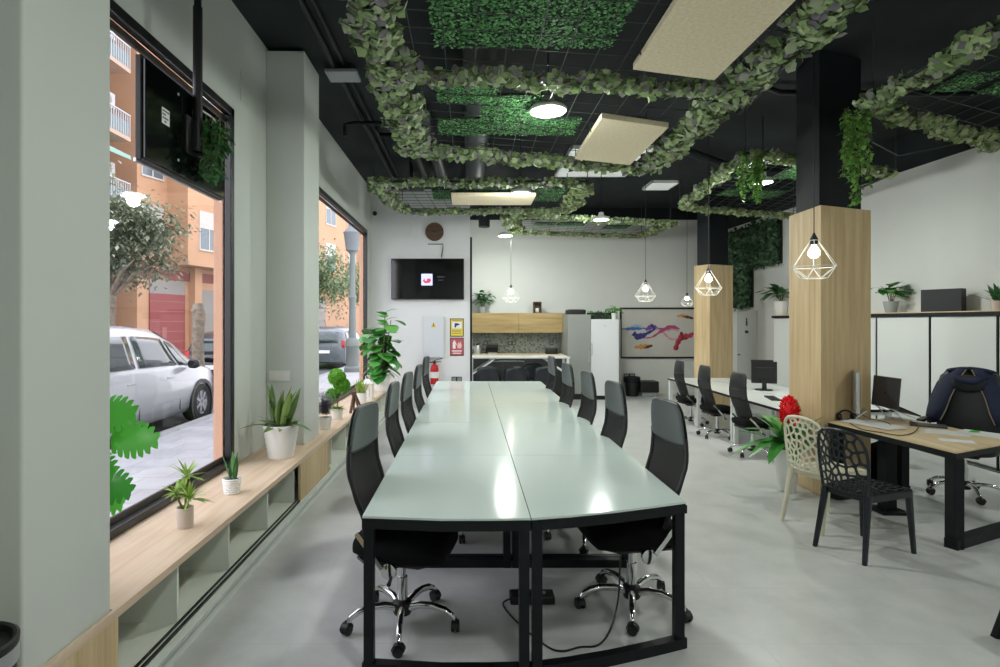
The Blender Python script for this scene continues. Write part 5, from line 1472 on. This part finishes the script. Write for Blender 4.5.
# split-leaf plant behind the near pier
t = thing('monstera', (-1.77, 2.42, ZS), 'bright green split-leaf plant peeking out past the pier in front of the first window', 'potted plant')
pot(t, .09, .12, .22, 'white')
lf = MB(); st = MB()
def monstera_leaf(base, d, up, L):
    base = V(base); d = V(d).normalized(); up = V(up); sd = d.cross(up).normalized(); up = sd.cross(d)
    n = 7
    def P(u, w): # u along midrib, w sideways
        return base+d*L*u+sd*L*w-up*L*(.28*u*u+.5*w*w)+up*L*.05*abs(w)
    seen = {}; o = len(lf.v)
    def vid(p):
        k = tuple(round(c, 4) for c in p)
        if k not in seen: seen[k] = len(lf.v)-o; lf.v.append(tuple(p))
        return seen[k]
    for s in (-1, 1):
        for i in range(n):
            u0 = i/n; u1 = (i+1)/n; um = (u0+u1)/2
            wf = lambda u: .52*sin(pi*min(.97, (u*.80+.18)))**.6
            w = wf(um); sw = .07
            a0 = P(u0,0); a1 = P(u1,0); b0 = P(u0+sw*.4,s*.58*wf(u0)); b1 = P(u1+sw*.4,s*.58*wf(u1))
            c0 = P(u0+sw*.8+.022, s*w*.93); cm_ = P(um+sw*1.15, s*w); c1 = P(u1+sw*.85-.022, s*w*.95)
            fs = [(0,1,3,2),(2,3,6,5,4)]
            ids = [vid(p)+o for p in (a0,a1,b0,b1,c0,cm_,c1)]
            for f in fs: lf.f.append(tuple(ids[i] for i in (f if s > 0 else reversed(f)))); lf.m.append(0)
for tgt, d, L in (((-1.50,2.44,1.27),(.7,-.1,.1),.26), ((-1.45,2.50,1.16),(.9,.25,-.05),.26), ((-1.52,2.36,1.12),(.6,-.45,-.15),.24), ((-1.50,2.44,.99),(.8,.2,-.3),.24), ((-1.55,2.5,.90),(.6,.4,-.3),.22), ((-1.60,2.38,1.36),(.4,-.3,.5),.24), ((-1.7,2.55,1.25),(-.1,.6,.3),.24), ((-1.53,2.42,1.07),(.75,-.2,-.1),.22)):
    p = V(tgt)-V((-1.77,2.42,ZS))-V((.135,.0,.03)); L *= .68; lf_d = V(d)
    st.tube([V((p.x*.1,p.y*.1,.19)), V((p.x*.4,p.y*.4,p.z*.65)), p-lf_d.normalized()*.06, p], [.008,.006,.005,.004], 6)
    monstera_leaf(p, d, (.45,-.8,.45), L)
mk('stem', st, M['stem'], t); mk('foliage', lf, LM['bright'], t, smooth='all')
# red flower plant beside the tall pillar
q = ground(787, 491)
t = thing('red_flower_plant', q, 'plant with a fluffy red flower in a tall tapered white pot beside the tall pillar', 'potted plant')
pot(t, .075, .125, .42, 'white')
lf = MB(); st = MB()
for i in range(34):
    az = RND.uniform(0,6.28); ln = RND.uniform(.15,1.25); L = RND.uniform(.24,.42)
    b_ = V((RND.uniform(-.05,.05), RND.uniform(-.05,.05), .38)); rise = RND.uniform(.02,.18); b2 = b_+V((cos(az)*rise*.35, sin(az)*rise*.35, rise))
    st.tube([b_, b2], .006, 6); blade(lf, b2, az, ln, L, RND.uniform(.08,.12), .35, 7, lambda u: sin(pi*min(1,u*.94+.05))**.8)
for az, L in ((-2.4,.36),(-1.9,.34),(-.9,.3),(3.0,.4),(-2.9,.33)):
    blade(lf, V((.05*cos(az),.05*sin(az),.48)), az, 1.25, L, .12, .75, 7, lambda u: sin(pi*min(1,u*.94+.05))**.8)
mk('foliage', lf, LM['glossy'], t); st.tube([V((0,0,.38)),V((.0,-.03,.62)),V((.0,-.04,.70))], .011, 8); mk('stem', st, M['stem'], t)
fl = MB()
for i in range(520):
    z = RND.uniform(-1,1); a = RND.uniform(0,6.28); s = sqrt(1-z*z); d = V((s*cos(a), s*sin(a), z))
    fl.leaf(V((0,-.04,.77))+V((d.x*.055,d.y*.055,d.z*.125)), (d+V((RND.uniform(-.5,.5),RND.uniform(-.5,.5),RND.uniform(-.2,.6)))).normalized(), d.orthogonal(), RND.uniform(.035,.055), .016, .1, .1)
fl.sphere((0,-.04,.77), .055, 10, 8, (1,1,2.2))
mk('flower', fl, LM['redf'], t)
# bin at the near pier
t = thing('waste_bin', (-1.375, 1.52, 0), 'tall round black bin with a silver band standing before the near pier', 'bin')
mk('body', MB().lathe([(0,0),(.11,0),(.115,.02),(.125,.71)], 36), M['plastic'], t, smooth=True)
mk('rim_band', MB().lathe([(.125,.70),(.131,.70),(.131,.745),(.127,.745)], 36, cap=False), M['silver'], t, smooth=True)
mk('bin_mouth', MB().lathe([(.1305,.745),(.132,.765),(.125,.77),(.118,.765),(.112,.70),(.10,.35),(0,.35)], 36), M['plastic'], t, smooth=True)
# cable and power block under the long table
q = ground(535, 600)
t = thing('power_block', (q.x-.02, 3.32, 0), 'flat black power block on the floor under the long table', 'power strip')
mk('block', MB().box((-.13,-.05,0),(.13,.05,.05)), M['plastic'], t, bevel=.008)
mk('outlet', MB().lathe([(.02,.0495),(.022,.052),(.016,.052),(.014,.0505)], 16, (-.06,0,0)), M['greyplastic'], t); mk('outlet', MB().lathe([(.02,.0495),(.022,.052),(.016,.052),(.014,.0505)], 16, (.06,0,0)), M['greyplastic'], t)
cable([ground(512,598,.02), ground(503,604,.008), ground(515,620,.006), ground(545,645,.006), ground(562,651,.006), ground(580,647,.006), ground(598,645,.006), ground(610,630,.02), tuple(px(618,600,3.05)), tuple(px(620,565,3.08)), tuple(px(621,535,3.1))], .005, 'black cable curling over the floor under the open end of the long table')
# black foot of furniture at the edge of the aisle
t = thing('side_table', (3.045, 2.64, 0), 'black square-legged low table at the open floor edge', 'table')
for sx in (-1,1):
    for sy in (-1,1): mk('leg', MB().superloft([((sx*(.23+.07*(1-f)),sy*(.23+.07*(1-f)),.39*f),(1,0,0),(0,1,0),.02,.02,6) for f in (0,.5,1)], 16), M['steel'], t)
mk('tabletop', MB().box((-.24,-.24,.39),(.24,.24,.42)), M['steel'], t, bevel=.005)
# display hanging in the first window
t = thing('hanging_display', (-1.72, 3.5, 2.50), 'black display hung by a ceiling pole in the first window, its back to the room', 'television')
mk('casing', MB().box((-.055,-.50,.0),(-.02,.50,.565)), M['plastic'], t, bevel=.006)
mk('rear_cover', MB().box((-.021,-.487,.015),(-.004,.487,.55)), M['screen'], t, bevel=.004)
mk('bezel', MB().box((-.06,-.505,-.006),(-.045,.505,.012)), M['silver'], t)
mk('rating_plate', MB().box((-.0035,-.33,.26),(-.002,-.25,.35)), M['paper'], t)
mk('plate_print', MB().box((-.0025,-.325,.33),(-.001,-.255,.338)).box((-.0025,-.325,.31),(-.001,-.29,.318)).box((-.0025,-.325,.29),(-.001,-.265,.298)).box((-.0025,-.305,.27),(-.001,-.285,.28)), M['alu'], t)
for y, z in ((-.15,.49),(-.15,.10),(.3,.49),(.3,.1)): mk('screw', MB().lathe([(0,-.004),(.009,-.004),(.009,.001),(0,.002)], 10, (-.002,y,z), 'x'), M['silver'], t)
mk('mount_plate', MB().box((-.004,-.08,.17),(.012,.12,.40)), M['plastic'], t, bevel=.003)
pl = MB().tube([(.03,.02,.2),(.03,.02,1.1)], .028, 14).tube([(.03,.02,1.05),(.03,.02,ZC-2.502)], .022, 14).box((.0,-.02,.2),(.035,.06,.38))
mk('ceiling_pole', pl, M['plastic'], t, smooth=True)
cable([(-1.69,3.58,2.98),(-1.66,3.72,2.95),(-1.67,3.80,2.84),(-1.70,3.82,2.74),(-1.71,3.76,2.68)], .006, 'white cable looping down the back of the hanging display', 'paper')
trailing((-1.625,3.60,2.93), 22, .42, .075, 'green vine spilling down the back of the hanging display', 'dark', .055)

# ------------------------------------------------------------------ the street outside
ZG = .10
ALB[0] = .66
struct('sidewalk', MB().box((-4.15, -8, -.02), (XL-.155, 60, ZG)), brickmat('sidewalk_paver', '#B9B9BC', '#C5C5C8', '#A8A8AC', .4, .4, .008, .8))
struct('curb_1', MB().box((-4.32, -8, -.05), (-4.152, 60, ZG+.004)), pbr('curb_stone', '#B5B5B5', .8, noise=.1))
struct('road', MB().box((-11.0, -8, -.06), (-4.32, 70, -.02)), pbr('asphalt', '#6E6F72', .9, noise=.15, nscale=6))
struct('sidewalk_far', MB().box((-24, -8, -.05), (-11.0, 70, .06)), brickmat('far_paver', '#BDB8B2', '#C8C3BC', '#A9A49E', .5, .5, .01))
carpaint = pbr('white_car_paint', '#C6C8CC', .25, spec=.6, coat=.6)
darkglass = pbr('car_window', '#3A4A4B', .06, spec=.8)
rubber = pbr('tyre_rubber', '#1A1A1B', .85)
alloy = pbr('alloy_rim', '#B9BCC0', .35, metal=.6)
def car(loc, rz, label, paint, L=4.3, Wd=1.76, Hh=1.60, prof=None, name='car', light='#C81E22'):
    # front at +x
    t = thing(name, loc, label, 'car', None, rz)
    # outline stations: x, underside, belt line, top, half width at belt, half width at roof
    st = prof or [(-2.13,.42,.72,.74,.66,.50),(-2.10,.30,.88,1.05,.78,.58),(-1.98,.24,.95,1.42,.84,.60),(-1.75,.22,.97,1.54,.86,.62),(-1.2,.20,.97,1.60,.88,.64),(-.4,.20,.96,1.60,.88,.65),(.25,.20,.95,1.55,.88,.64),(.75,.20,.94,1.38,.88,.62),(1.15,.20,.92,1.12,.87,.64),(1.38,.20,.90,.98,.86,.68),(1.75,.22,.84,.91,.83,.62),(2.0,.26,.72,.80,.76,.54),(2.13,.34,.55,.62,.62,.46)]
    sc = L/4.26; sz = Hh/1.60
    def ring(s):
        x, z0, zb, zt, wb, wr = s; x *= sc; z0 *= sz; zb *= sz; zt *= sz
        k = Wd/1.76; wb *= k; wr *= k
        half = [(wb*.86,z0),(wb*.97,z0+.10),(wb*1.0,(z0+zb)*.5),(wb*.985,zb-.02),(wb*.965,zb),(wb*.965+(wr-wb*.965)*.5,zb+(zt-zb)*.5),(wr+ (wb-wr)*.12,zb+(zt-zb)*.84),(wr*.86,zt-.02*(zt-zb)/.6),(wr*.45,zt)]
        return [V((x, y, z)) for y, z in half]+[V((x, -y, z)) for y, z in reversed(half)]
    secs = []
    for a, b in zip(st[:-1], st[1:]):
        for f in (0, .5): secs.append(tuple(a[i]+(b[i]-a[i])*f for i in range(6)))
    secs.append(st[-1])
    mk('body', MB().loft([ring(s) for s in secs]), paint, t, smooth=True)
    # side windows, each laid just proud of the upper side surface
    def top_at(x):
        for a, b in zip(st[:-1], st[1:]):
            if a[0] <= x <= b[0]:
                f = (x-a[0])/(b[0]-a[0]); return [a[i]+(b[i]-a[i])*f for i in range(6)]
        return st[-1]
    def sp(x, u, s, off=.012):
        a = top_at(x); k = Wd/1.76; wb = a[4]*k*.965; wr = (a[5]+(a[4]-a[5])*.12)*k; zb = a[2]*sz; zt = (a[2]+(a[3]-a[2])*.84)*sz
        y = wb+(wr-wb)*u; m = (wb*.0); z = zb+(zt-zb)*u
        a2 = (wb+(a[5]-wb/k)*k*.5) if False else None
        return V((x*sc, s*(y+off), z))
    def win(xa, xb, xc, xd, s, name_='side_window'):
        rows = []
        for i in range(5):
            u = .10+.80*i/4; f = i/4
            x0 = xa+(xd-xa)*f; x1 = xb+(xc-xb)*f
            rows.append([sp(x0+(x1-x0)*k/6, u, s) for k in range(7)])
        if s < 0: rows = [list(reversed(r)) for r in rows]
        mk(name_, MB().sheet(rows, .006), darkglass, t, smooth='all')
    for s in (-1, 1):
        win(-1.95,-1.45,-1.42,-1.72,s); win(-1.36,-.55,-.55,-1.30,s); win(-.45,.55,.32,-.45,s); win(.62,.98,.62,.42,s,'quarter_window')
        mk('wing_mirror', MB().superloft([((.86*sc+dx, s*(Wd/2+.09), .98*sz),(0,1,0),(0,0,1),w,h_,3) for dx,w,h_ in ((-.07,.05,.05),(-.05,.09,.07),(.03,.08,.06),(.06,.04,.03))], 16), M['plastic'], t, smooth=True)
        for xd in (-.5, .5):
            mk('door_handle', MB().box((xd*sc-.28,s*(Wd/2-.012)-.012,.80*sz),(xd*sc-.10,s*(Wd/2-.012)+.012,.83*sz)), paint, t, bevel=.006)
        mk('door_seam', MB().bar((-.50*sc,s*Wd*.492,.3*sz),(-.50*sc,s*Wd*.489,.92*sz),.008,.012,(0,s,0)).bar((.60*sc,s*Wd*.492,.3*sz),(.60*sc,s*Wd*.489,.92*sz),.008,.012,(0,s,0)), M['alu'], t)
        mk('tail_lamp', MB().superloft([((-2.05*sc,s*Wd*.40,z),(1,0,0),(0,1,0),a,b,3) for z,a,b in ((.80*sz,.05,.05),(.84*sz,.075,.075),(1.05*sz,.07,.07),(1.10*sz,.03,.04))], 14), pbr('red_lamp', light, .2), t, smooth=True)
        mk('head_lamp', MB().superloft([((1.93*sc,s*Wd*.36,z),(1,0,0),(0,1,0),a,b,3) for z,a,b in ((.60*sz,.08,.09),(.64*sz,.13,.12),(.72*sz,.10,.11),(.75*sz,.05,.07))], 14), M['silver'], t, smooth=True)
        for xw in (-1.30, 1.32):
            r = .315*sz if sz < 1.05 else .33
            c = (xw*sc, s*(Wd/2-.105), r)
            w = mk('wheel', MB().lathe([(r*.62,-.10),(r*.94,-.105),(r,-.07),(r,.07),(r*.94,.105),(r*.62,.10)] if s > 0 else [(r*.62,-.10),(r*.94,-.105),(r,-.07),(r,.07),(r*.94,.105),(r*.62,.10)], 28, c, 'y', cap=False), rubber, t, smooth=True)
            rim = MB().lathe([(0,.07),(r*.15,.085),(r*.2,.06),(r*.55,.05),(r*.64,.09),(r*.64,-.09)], 28, c, 'y') if s > 0 else MB().lathe([(r*.64,.09),(r*.64,-.09),(r*.55,-.05),(r*.2,-.06),(r*.15,-.085),(0,-.07)], 28, c, 'y')
            for k in range(7):
                a = 2*pi*k/7; rim.bar((c[0]+r*.12*cos(a), c[1]+s*.075, c[2]+r*.12*sin(a)), (c[0]+r*.6*cos(a), c[1]+s*.08, c[2]+r*.6*sin(a)), .05, .03, (0,1,0))
            mk('rim', rim, alloy, w)
            mk('wheel_arch', MB().lathe([(r*1.03,-.02),(r*1.22,-.02),(r*1.22,.02),(r*1.03,.02)], 28, (c[0], s*(Wd/2-.012), c[2]), 'y', cap=False), M['plastic'], t, smooth=True)
    # windscreen and rear window
    def cross(xa, xb, wu, off):
        rows = []
        for i in range(4):
            x = xa+(xb-xa)*i/3; a = top_at(x); k = Wd/1.76
            rows.append([V((x*sc+off[0], a[5]*k*wu*(2*j/6-1), a[3]*sz+off[1]-.012*(2*j/6-1)**2)) for j in range(7)])
        return rows
    mk('windscreen', MB().sheet(cross(.42,1.30,.86,(.012,.016)), .006), darkglass, t, smooth='all')
    rr = []
    for i in range(4):
        z = (1.0+.40*i/3)*sz; x = (-2.115+.13*(i/3)**1.2)*sc
        rr.append([V((x-.012, (.60-.05*i/3)*(2*j/6-1)*Wd/1.76*.9, z)) for j in range(7)])
    mk('rear_window', MB().sheet(rr, .006), darkglass, t, smooth='all')
    mk('number_plate', MB().box((-2.15*sc,-.25,.62*sz),(-2.115*sc,.25,.73*sz)), M['paper'], t)
    mk('roof_aerial', MB().tube([(-1.6*sc,0,1.55*sz),(-1.85*sc,0,1.85*sz)], .006, 6), M['plastic'], t)
    return t
car((-5.36, 8.2, -.02), radians(90), 'white people carrier parked at the curb outside the first window', carpaint, 4.2, 1.76, 1.62)
car((-5.05, 21.6, -.02), radians(90), 'grey car with red tail lamps parked at the curb outside the second window', pbr('grey_car_paint', '#6C7378', .3, coat=.5), 4.3, 1.78, 1.50)
car((-5.85, 15.1, -.02), radians(90), 'dark blue car parked ahead of the white people carrier', pbr('dark_car_paint', '#23282F', .3, coat=.5), 4.1, 1.7, 1.45)
# motorbike ahead of the van
t = thing('motorbike', (-5.6, 12.9, -.02), 'black motorbike parked at the curb ahead of the white people carrier', 'motorbike', rz=radians(75))
for x in (-.62, .62):
    w = mk('wheel', MB().lathe([(.20,-.05),(.29,-.05),(.31,0),(.29,.05),(.20,.05),(.20,-.05)], 24, (x,0,.31), 'y'), rubber, t, smooth=True)
    sp_ = MB()
    for k in range(6): sp_.bar((x,0,.31),(x+.21*cos(k*pi/3),0,.31+.21*sin(k*pi/3)),.02,.02,(0,1,0))
    mk('wheel_spokes', sp_, alloy, w)
mk('engine', MB().superloft([((0,0,z),(1,0,0),(0,1,0),a,b,3) for z,a,b in ((.25,.15,.1),(.35,.26,.15),(.55,.26,.15),(.62,.2,.1))], 18), M['plastic'], t, smooth=True)
mk('fuel_tank', MB().superloft([((x,0,.78),(0,1,0),(0,0,1),a,b,2.5) for x,a,b in ((-.12,.06,.06),(0,.13,.12),(.2,.15,.13),(.34,.08,.08))], 18), pbr('dark_red_paint', '#3A1416', .3), t, smooth=True)
mk('seat', MB().superloft([((x,0,z),(0,1,0),(0,0,1),a,b,3) for x,z,a,b in ((-.68,.86,.05,.02),(-.6,.84,.1,.05),(-.2,.78,.13,.05),(-.08,.78,.08,.03))], 18), M['fabric'], t, smooth=True)
fk = MB()
for s in (-1,1): fk.tube([(.62,s*.09,.31),(.40,s*.08,.98)], .022, 8)
mk('fork', fk, M['chrome'], t); mk('handlebar', MB().tube([(.25,-.36,1.02),(.38,-.2,1.04),(.38,.2,1.04),(.25,.36,1.02)], .014, 8), M['plastic'], t, smooth=True)
mk('head_lamp', MB().sphere((.5,0,.88), .09), M['silver'], t, smooth=True); mk('exhaust', MB().tube([(.1,.16,.3),(-.3,.18,.3),(-.72,.2,.38)], [.03,.035,.045], 10), M['chrome'], t, smooth=True)
mk('side_stand', MB().tube([(0,.12,.3),(-.05,.28,.0)], .014, 6), M['plastic'], t)
# trees
def tree(loc, trunk_h, tr, crown_c, crown_r, n, mat, label, leaf_l=.16, group=None):
    t = thing('street_tree', loc, label, 'tree', group)
    tb = MB().tube([(0,0,0),(.03,.02,trunk_h*.3),(-.03,.0,trunk_h*.7),(.0,.03,trunk_h)], [tr*1.25,tr,tr*.95,tr*.85], 14)
    br = []
    for k in range(9):
        z = RND.uniform(-.5,.7); a = RND.uniform(0,6.28); e = V(crown_c)+V((crown_r[0]*.7*cos(a), crown_r[1]*.7*sin(a), crown_r[2]*z))
        s0_ = V((0,0,trunk_h*RND.uniform(.9,1))); tb.tube([s0_, s0_.lerp(e,.5)+V((0,0,.15)), e], [tr*.45,tr*.28,tr*.1], 8)
    mk('trunk', tb, M['bark'], t, smooth=True)
    lf = MB()
    cl = [V(crown_c)+V((RND.gauss(0,.5)*crown_r[0], RND.gauss(0,.5)*crown_r[1], RND.gauss(0,.5)*crown_r[2])) for _ in range(38)]
    for i in range(n):
        c = RND.choice(cl); q = c+V((RND.gauss(0,.2)*crown_r[0], RND.gauss(0,.2)*crown_r[1], RND.gauss(0,.2)*crown_r[2]))
        a = RND.uniform(0,6.28); l = leaf_l*RND.uniform(.6,1.2)
        lf.leaf(q, (cos(a), sin(a), RND.uniform(-.9,.5)), (0,0,1), l, l*.5, .1, .25)
    tag(mk('crown', lf, LM[mat], t), kind='stuff')
    return t
tree((-7.75, 12.2, -.02), 2.3, .13, (.25,0,3.35), (1.0,.9,1.0), 11000, 'olive', 'olive-green street tree above the white people carrier', .15)
tree((-6.9, 24.5, -.02), 2.6, .14, (.1,0,3.7), (1.5,1.4,1.25), 4200, 'street', 'green street tree behind the grey car outside the second window', .2)
tree((-6.3, 30.5, -.02), 2.6, .14, (0,0,3.6), (1.3,1.3,1.2), 2600, 'street', 'smaller green street tree further down the street past the grey car', .2)
# pollarded trunk and lamp column
t = thing('tree_trunk', ((198-469)/F*11.0, 11.0, ZG-.1), 'bare thick street tree trunk ahead of the white people carrier', 'tree trunk')
mk('trunk', MB().tube([(0,0,0),(.02,0,.6),(-.02,.02,1.2),(.02,0,1.75),(.0,0,2.0)], [.15,.115,.105,.12,.10], 16), M['bark'], t, smooth=True)
kb = MB()
for a in (0, 1.5, 3.1, 4.4): kb.sphere((.07*cos(a),.07*sin(a),1.86), .065, 10, 7)
mk('knuckle', kb, M['bark'], t, smooth=True)
q = (352.5-469)/F*17.5
post_iron = pbr('grey_green_iron', '#7A837E', .6)
t = thing('lamp_post', (q, 17.5, ZG), 'grey ornamental lamp column on the pavement outside the second window', 'lamp post')
mk('pedestal', MB().lathe([(.26,0),(.26,.12),(.2,.18),(.2,.75),(.24,.8),(.22,.95),(.13,1.05)], 16), post_iron, t, smooth=True)
mk('shaft', MB().lathe([(.12,1.0),(.10,2.2),(.14,2.3),(.09,2.4),(.08,3.6),(.12,3.7)], 16), post_iron, t, smooth=True)
mk('lantern_head', MB().lathe([(.05,3.65),(.20,3.75),(.27,4.25),(.29,4.3),(.1,4.5),(0,4.6)], 14), pbr('grey_lantern', '#7D8587', .5), t, smooth=True)
# buildings
ALB[0] = .56
orange = pbr('orange_render', '#E6B48C', .85, noise=.06, nscale=.8); palew = pbr('cream_render', '#E6DDD2', .85); redb = pbr('dusty_red_render', '#A9605A', .85); shut = pbr('cream_shutter', '#E5E0D6', .7); pane = pbr('building_pane', '#74838A', .15, spec=.7)
garage_red = pbr('garage_red', '#A84A48', .6); gshut = pbr('grey_shutter', '#A7A29A', .6); awn = pbr('mint_awning', '#A8D2C2', .8); rail = pbr('white_railing', '#D9DDE0', .5); ac_m = pbr('ac_white', '#DADBDA', .5)
def facade(t, u0, u1, h, d, mat):      # slab in local coords: x along the facade, outward normal -y
    return mk('wall', MB().box((u0,0,0),(u1,d,h)), mat, t)
def bwin(t, u, z, w, hh_, half=.5):
    fr = MB().box((u-w/2-.06,-.05,z-.08),(u+w/2+.06,.0,z)).box((u-w/2-.05,-.03,z),(u-w/2,.0,z+hh_)).box((u+w/2,-.03,z),(u+w/2+.05,.0,z+hh_)).box((u-.03,-.025,z),(u+.03,.0,z+hh_*half)).box((u-w/2,-.03,z+hh_*half),(u+w/2,-.001,z+hh_))
    f = mk('window', fr, shut, t); mk('pane', MB().box((u-w/2,-.012,z),(u+w/2,-.001,z+hh_*half)), pane, f)
bx, by = -14.1, 24.0
bt_ = thing('apartment_building', (bx, by, 0), 'orange rendered apartment building with cream shutters and a red garage door across the street', 'building', rz=atan2(1, .3))
facade(bt_, 0, 46, 17, 8, orange)
jb = MB().box((1.6,-1.15,4.2),(6.4,-.002,17)); mk('upper_bay', jb, orange, bt_)
jb = MB().box((10.5,-1.15,4.2),(15.5,-.002,17)).box((20,-1.15,4.2),(26,-.002,17)); mk('upper_bay', MB().box((10.5,-1.15,4.2),(15.5,-.002,17)), orange, bt_); mk('upper_bay', MB().box((20,-1.15,4.2),(26,-.002,17)), orange, bt_)
def bwin_off(u, z, w, hh_, half, off):
    fr = MB().box((u-w/2-.06,off-.05,z-.08),(u+w/2+.06,off,z)).box((u-w/2-.05,off-.03,z),(u-w/2,off,z+hh_)).box((u+w/2,off-.03,z),(u+w/2+.05,off,z+hh_)).box((u-.03,off-.025,z),(u+.03,off,z+hh_*half)).box((u-w/2,off-.03,z+hh_*half),(u+w/2,off-.001,z+hh_))
    f = mk('window', fr, shut, bt_); mk('pane', MB().box((u-w/2,off-.012,z),(u+w/2,off-.001,z+hh_*half)), pane, f)
for fl_ in range(4):
    z = 5.0+fl_*3.0
    for u in (2.9, 5.2, 11.5, 13.8, 21.2, 23.0, 25.0): bwin_off(u, z, 1.15, 1.75, .55, -1.15)
    for u in (.8, 7.6, 9.2, 17.0, 18.8, 27.5, 30, 33, 36, 39): bwin_off(u, z, 1.1, 1.75, .55, 0)
g = mk('garage_door', MB().box((.6,-.06,.06),(2.6,-.002,2.9)), garage_red, bt_); ln = MB()
for k in range(6): ln.box((.6,-.07,.3+k*.45),(2.6,-.059,.33+k*.45))
ln.box((1.25,-.075,.9),(1.5,-.06,1.4)); mk('door_ribs', ln, pbr('garage_rib', '#C27A76', .6), g)
mk('garage_head', MB().box((.6,-.05,2.9),(2.6,-.002,3.5)), gshut, bt_)
mk('ground_pillar', MB().box((2.9,-.35,.06),(3.35,-.002,4.2)), orange, bt_); mk('ground_pillar', MB().box((6.2,-.35,.06),(6.6,-.002,4.2)), orange, bt_)
mk('roller_shutter', MB().box((3.6,-.05,.06),(6.0,-.002,3.2)), gshut, bt_); mk('roller_shutter', MB().box((7.5,-.05,.06),(10.2,-.002,3.2)), gshut, bt_); mk('roller_shutter', MB().box((12,-.05,.06),(15,-.002,3.2)), gshut, bt_)
mk('brick_band', MB().box((.2,-.055,3.55),(7,-.002,4.0)), redb, bt_)
t = thing('balcony_building', (-14.6, 22.9, 0), 'cream and dusty red apartment building with balconies and mint awnings behind the street tree', 'building', rz=pi/2)
facade(t, -10, 0, 17, 8, palew)
for fl_ in range(5):
    z = 3.4+fl_*2.75
    mk('wall_band', MB().box((-10,-.03,z-.55),(0,-.002,z)), redb, t)
    sl = mk('balcony_slab', MB().box((-9.8,-.95,z),(-.1,-.03,z+.16)), pbr('slab_peach', '#E2BFA6', .8), t)
    rl = MB().bar((-9.8,-.93,z+1.05),(-.1,-.93,z+1.05),.05,.05)
    for k in range(66): rl.bar((-9.75+k*.148,-.93,z+.16),(-9.75+k*.148,-.93,z+1.05),.03,.03)
    mk('railing', rl, rail, sl)
    mk('balcony_panel', MB().box((-9.8,-.9,z+.2),(-.15,-.88,z+.75)), pbr('balcony_glass', '#A9BEBE', .3), sl)
    for u in (-1.4, -3.9, -6.5, -8.8): bwin(t, u, z+.2, 1.3, 2.0, .7)
    if fl_ in (1, 2, 3, 4):
        a_ = MB().sheet([[V((u,-.05,z+2.62)) for u in (-4.6,-3.2,-1.7,-.2)],[V((u,-1.0,z+2.15)) for u in (-4.6,-3.2,-1.7,-.2)],[V((u,-1.02,z+1.95+.05*(i%2))) for i,u in enumerate((-4.6,-3.2,-1.7,-.2))]], .03)
        if fl_ in (1, 3): mk('awning', a_, awn, t)
    ab = mk('air_conditioner', MB().box((-1.0,-.42,z+1.25),(-.25,-.05,z+1.85)), ac_m, t, bevel=.02); mk('fan_grille', MB().lathe([(0,-.43),(.2,-.43),(.22,-.42),(.22,-.41)], 18, (-.68,0,z+1.55), 'y'), gshut, ab)
mk('shop_front', MB().box((-6,-.06,.06),(-.3,-.002,2.8)), gshut, t)
ALB[0] = 1.0


LAMP_W=31; SKY=4.0; EXPO=0
# ------------------------------------------------------------------ light, world, camera
def area(name, loc, size, power, col=(1,.98,.95), shape='DISK', rot=(0,0,0), spread=180):
    l = bpy.data.lights.new(name, 'AREA'); l.energy = power; l.size = size; l.color = col; l.shape = shape; l.spread = radians(spread)
    o = bpy.data.objects.new(name, l); COL.objects.link(o); o.location = loc; o.rotation_euler = rot
    return o
def bulb_light(name, loc, power, r=.04, col=(1,.9,.75)):
    l = bpy.data.lights.new(name, 'POINT'); l.energy = power; l.shadow_soft_size = r; l.color = col
    o = bpy.data.objects.new(name, l); COL.objects.link(o); o.location = loc
    return o
for i, (x, y, z) in enumerate(LAMPS): k = 1 if y > 3 else .6; area('lamp_light', (x, y, z-.03), .30, LAMP_W*k, (.97,1,.95)); bulb_light('lamp_glow', (x, y, z-.10), LAMP_W*k*.9, .08, (.95,1,.94))
for p in PENDANTS: bulb_light('pendant_light', p, 1.3)
w = bpy.data.worlds.new('sky'); SC.world = w; w.use_nodes = True
nt = w.node_tree; bg = nt.nodes['Background']
tc = nt.nodes.new('ShaderNodeTexCoord'); sx = nt.nodes.new('ShaderNodeSeparateXYZ')
nt.links.new(tc.outputs['Generated'], sx.inputs[0])
r = ramp(nt, [(.0, '#C9CDD2'), (.5, '#F0EFF6'), (1, '#E4E6F6')])
mr = nt.nodes.new('ShaderNodeMapRange'); mr.inputs['From Min'].default_value = -1
nt.links.new(sx.outputs['Z'], mr.inputs['Value']); nt.links.new(mr.outputs['Result'], r.inputs['Fac'])
nt.links.new(r.outputs['Color'], bg.inputs['Color']); bg.inputs['Strength'].default_value = SKY
cam = bpy.data.cameras.new('camera'); co = bpy.data.objects.new('camera', cam); COL.objects.link(co)
cam.sensor_width = 36; cam.lens = F*36/1000; cam.shift_x = .031; cam.shift_y = -.0115
cam.clip_start = .05; cam.clip_end = 300
co.location = (0, 0, H); co.rotation_euler = (pi/2, 0, 0)
SC.camera = co
vs = SC.view_settings
SC.display_settings.display_device = 'sRGB'
vs.view_transform = 'Standard'; vs.look = 'None'; vs.exposure = EXPO; vs.gamma = 1; vs.use_curve_mapping = False
SC.cycles.use_denoising = True
SC.cycles.max_bounces = 8; SC.cycles.transparent_max_bounces = 16
SC.cycles.sample_clamp_indirect = 4
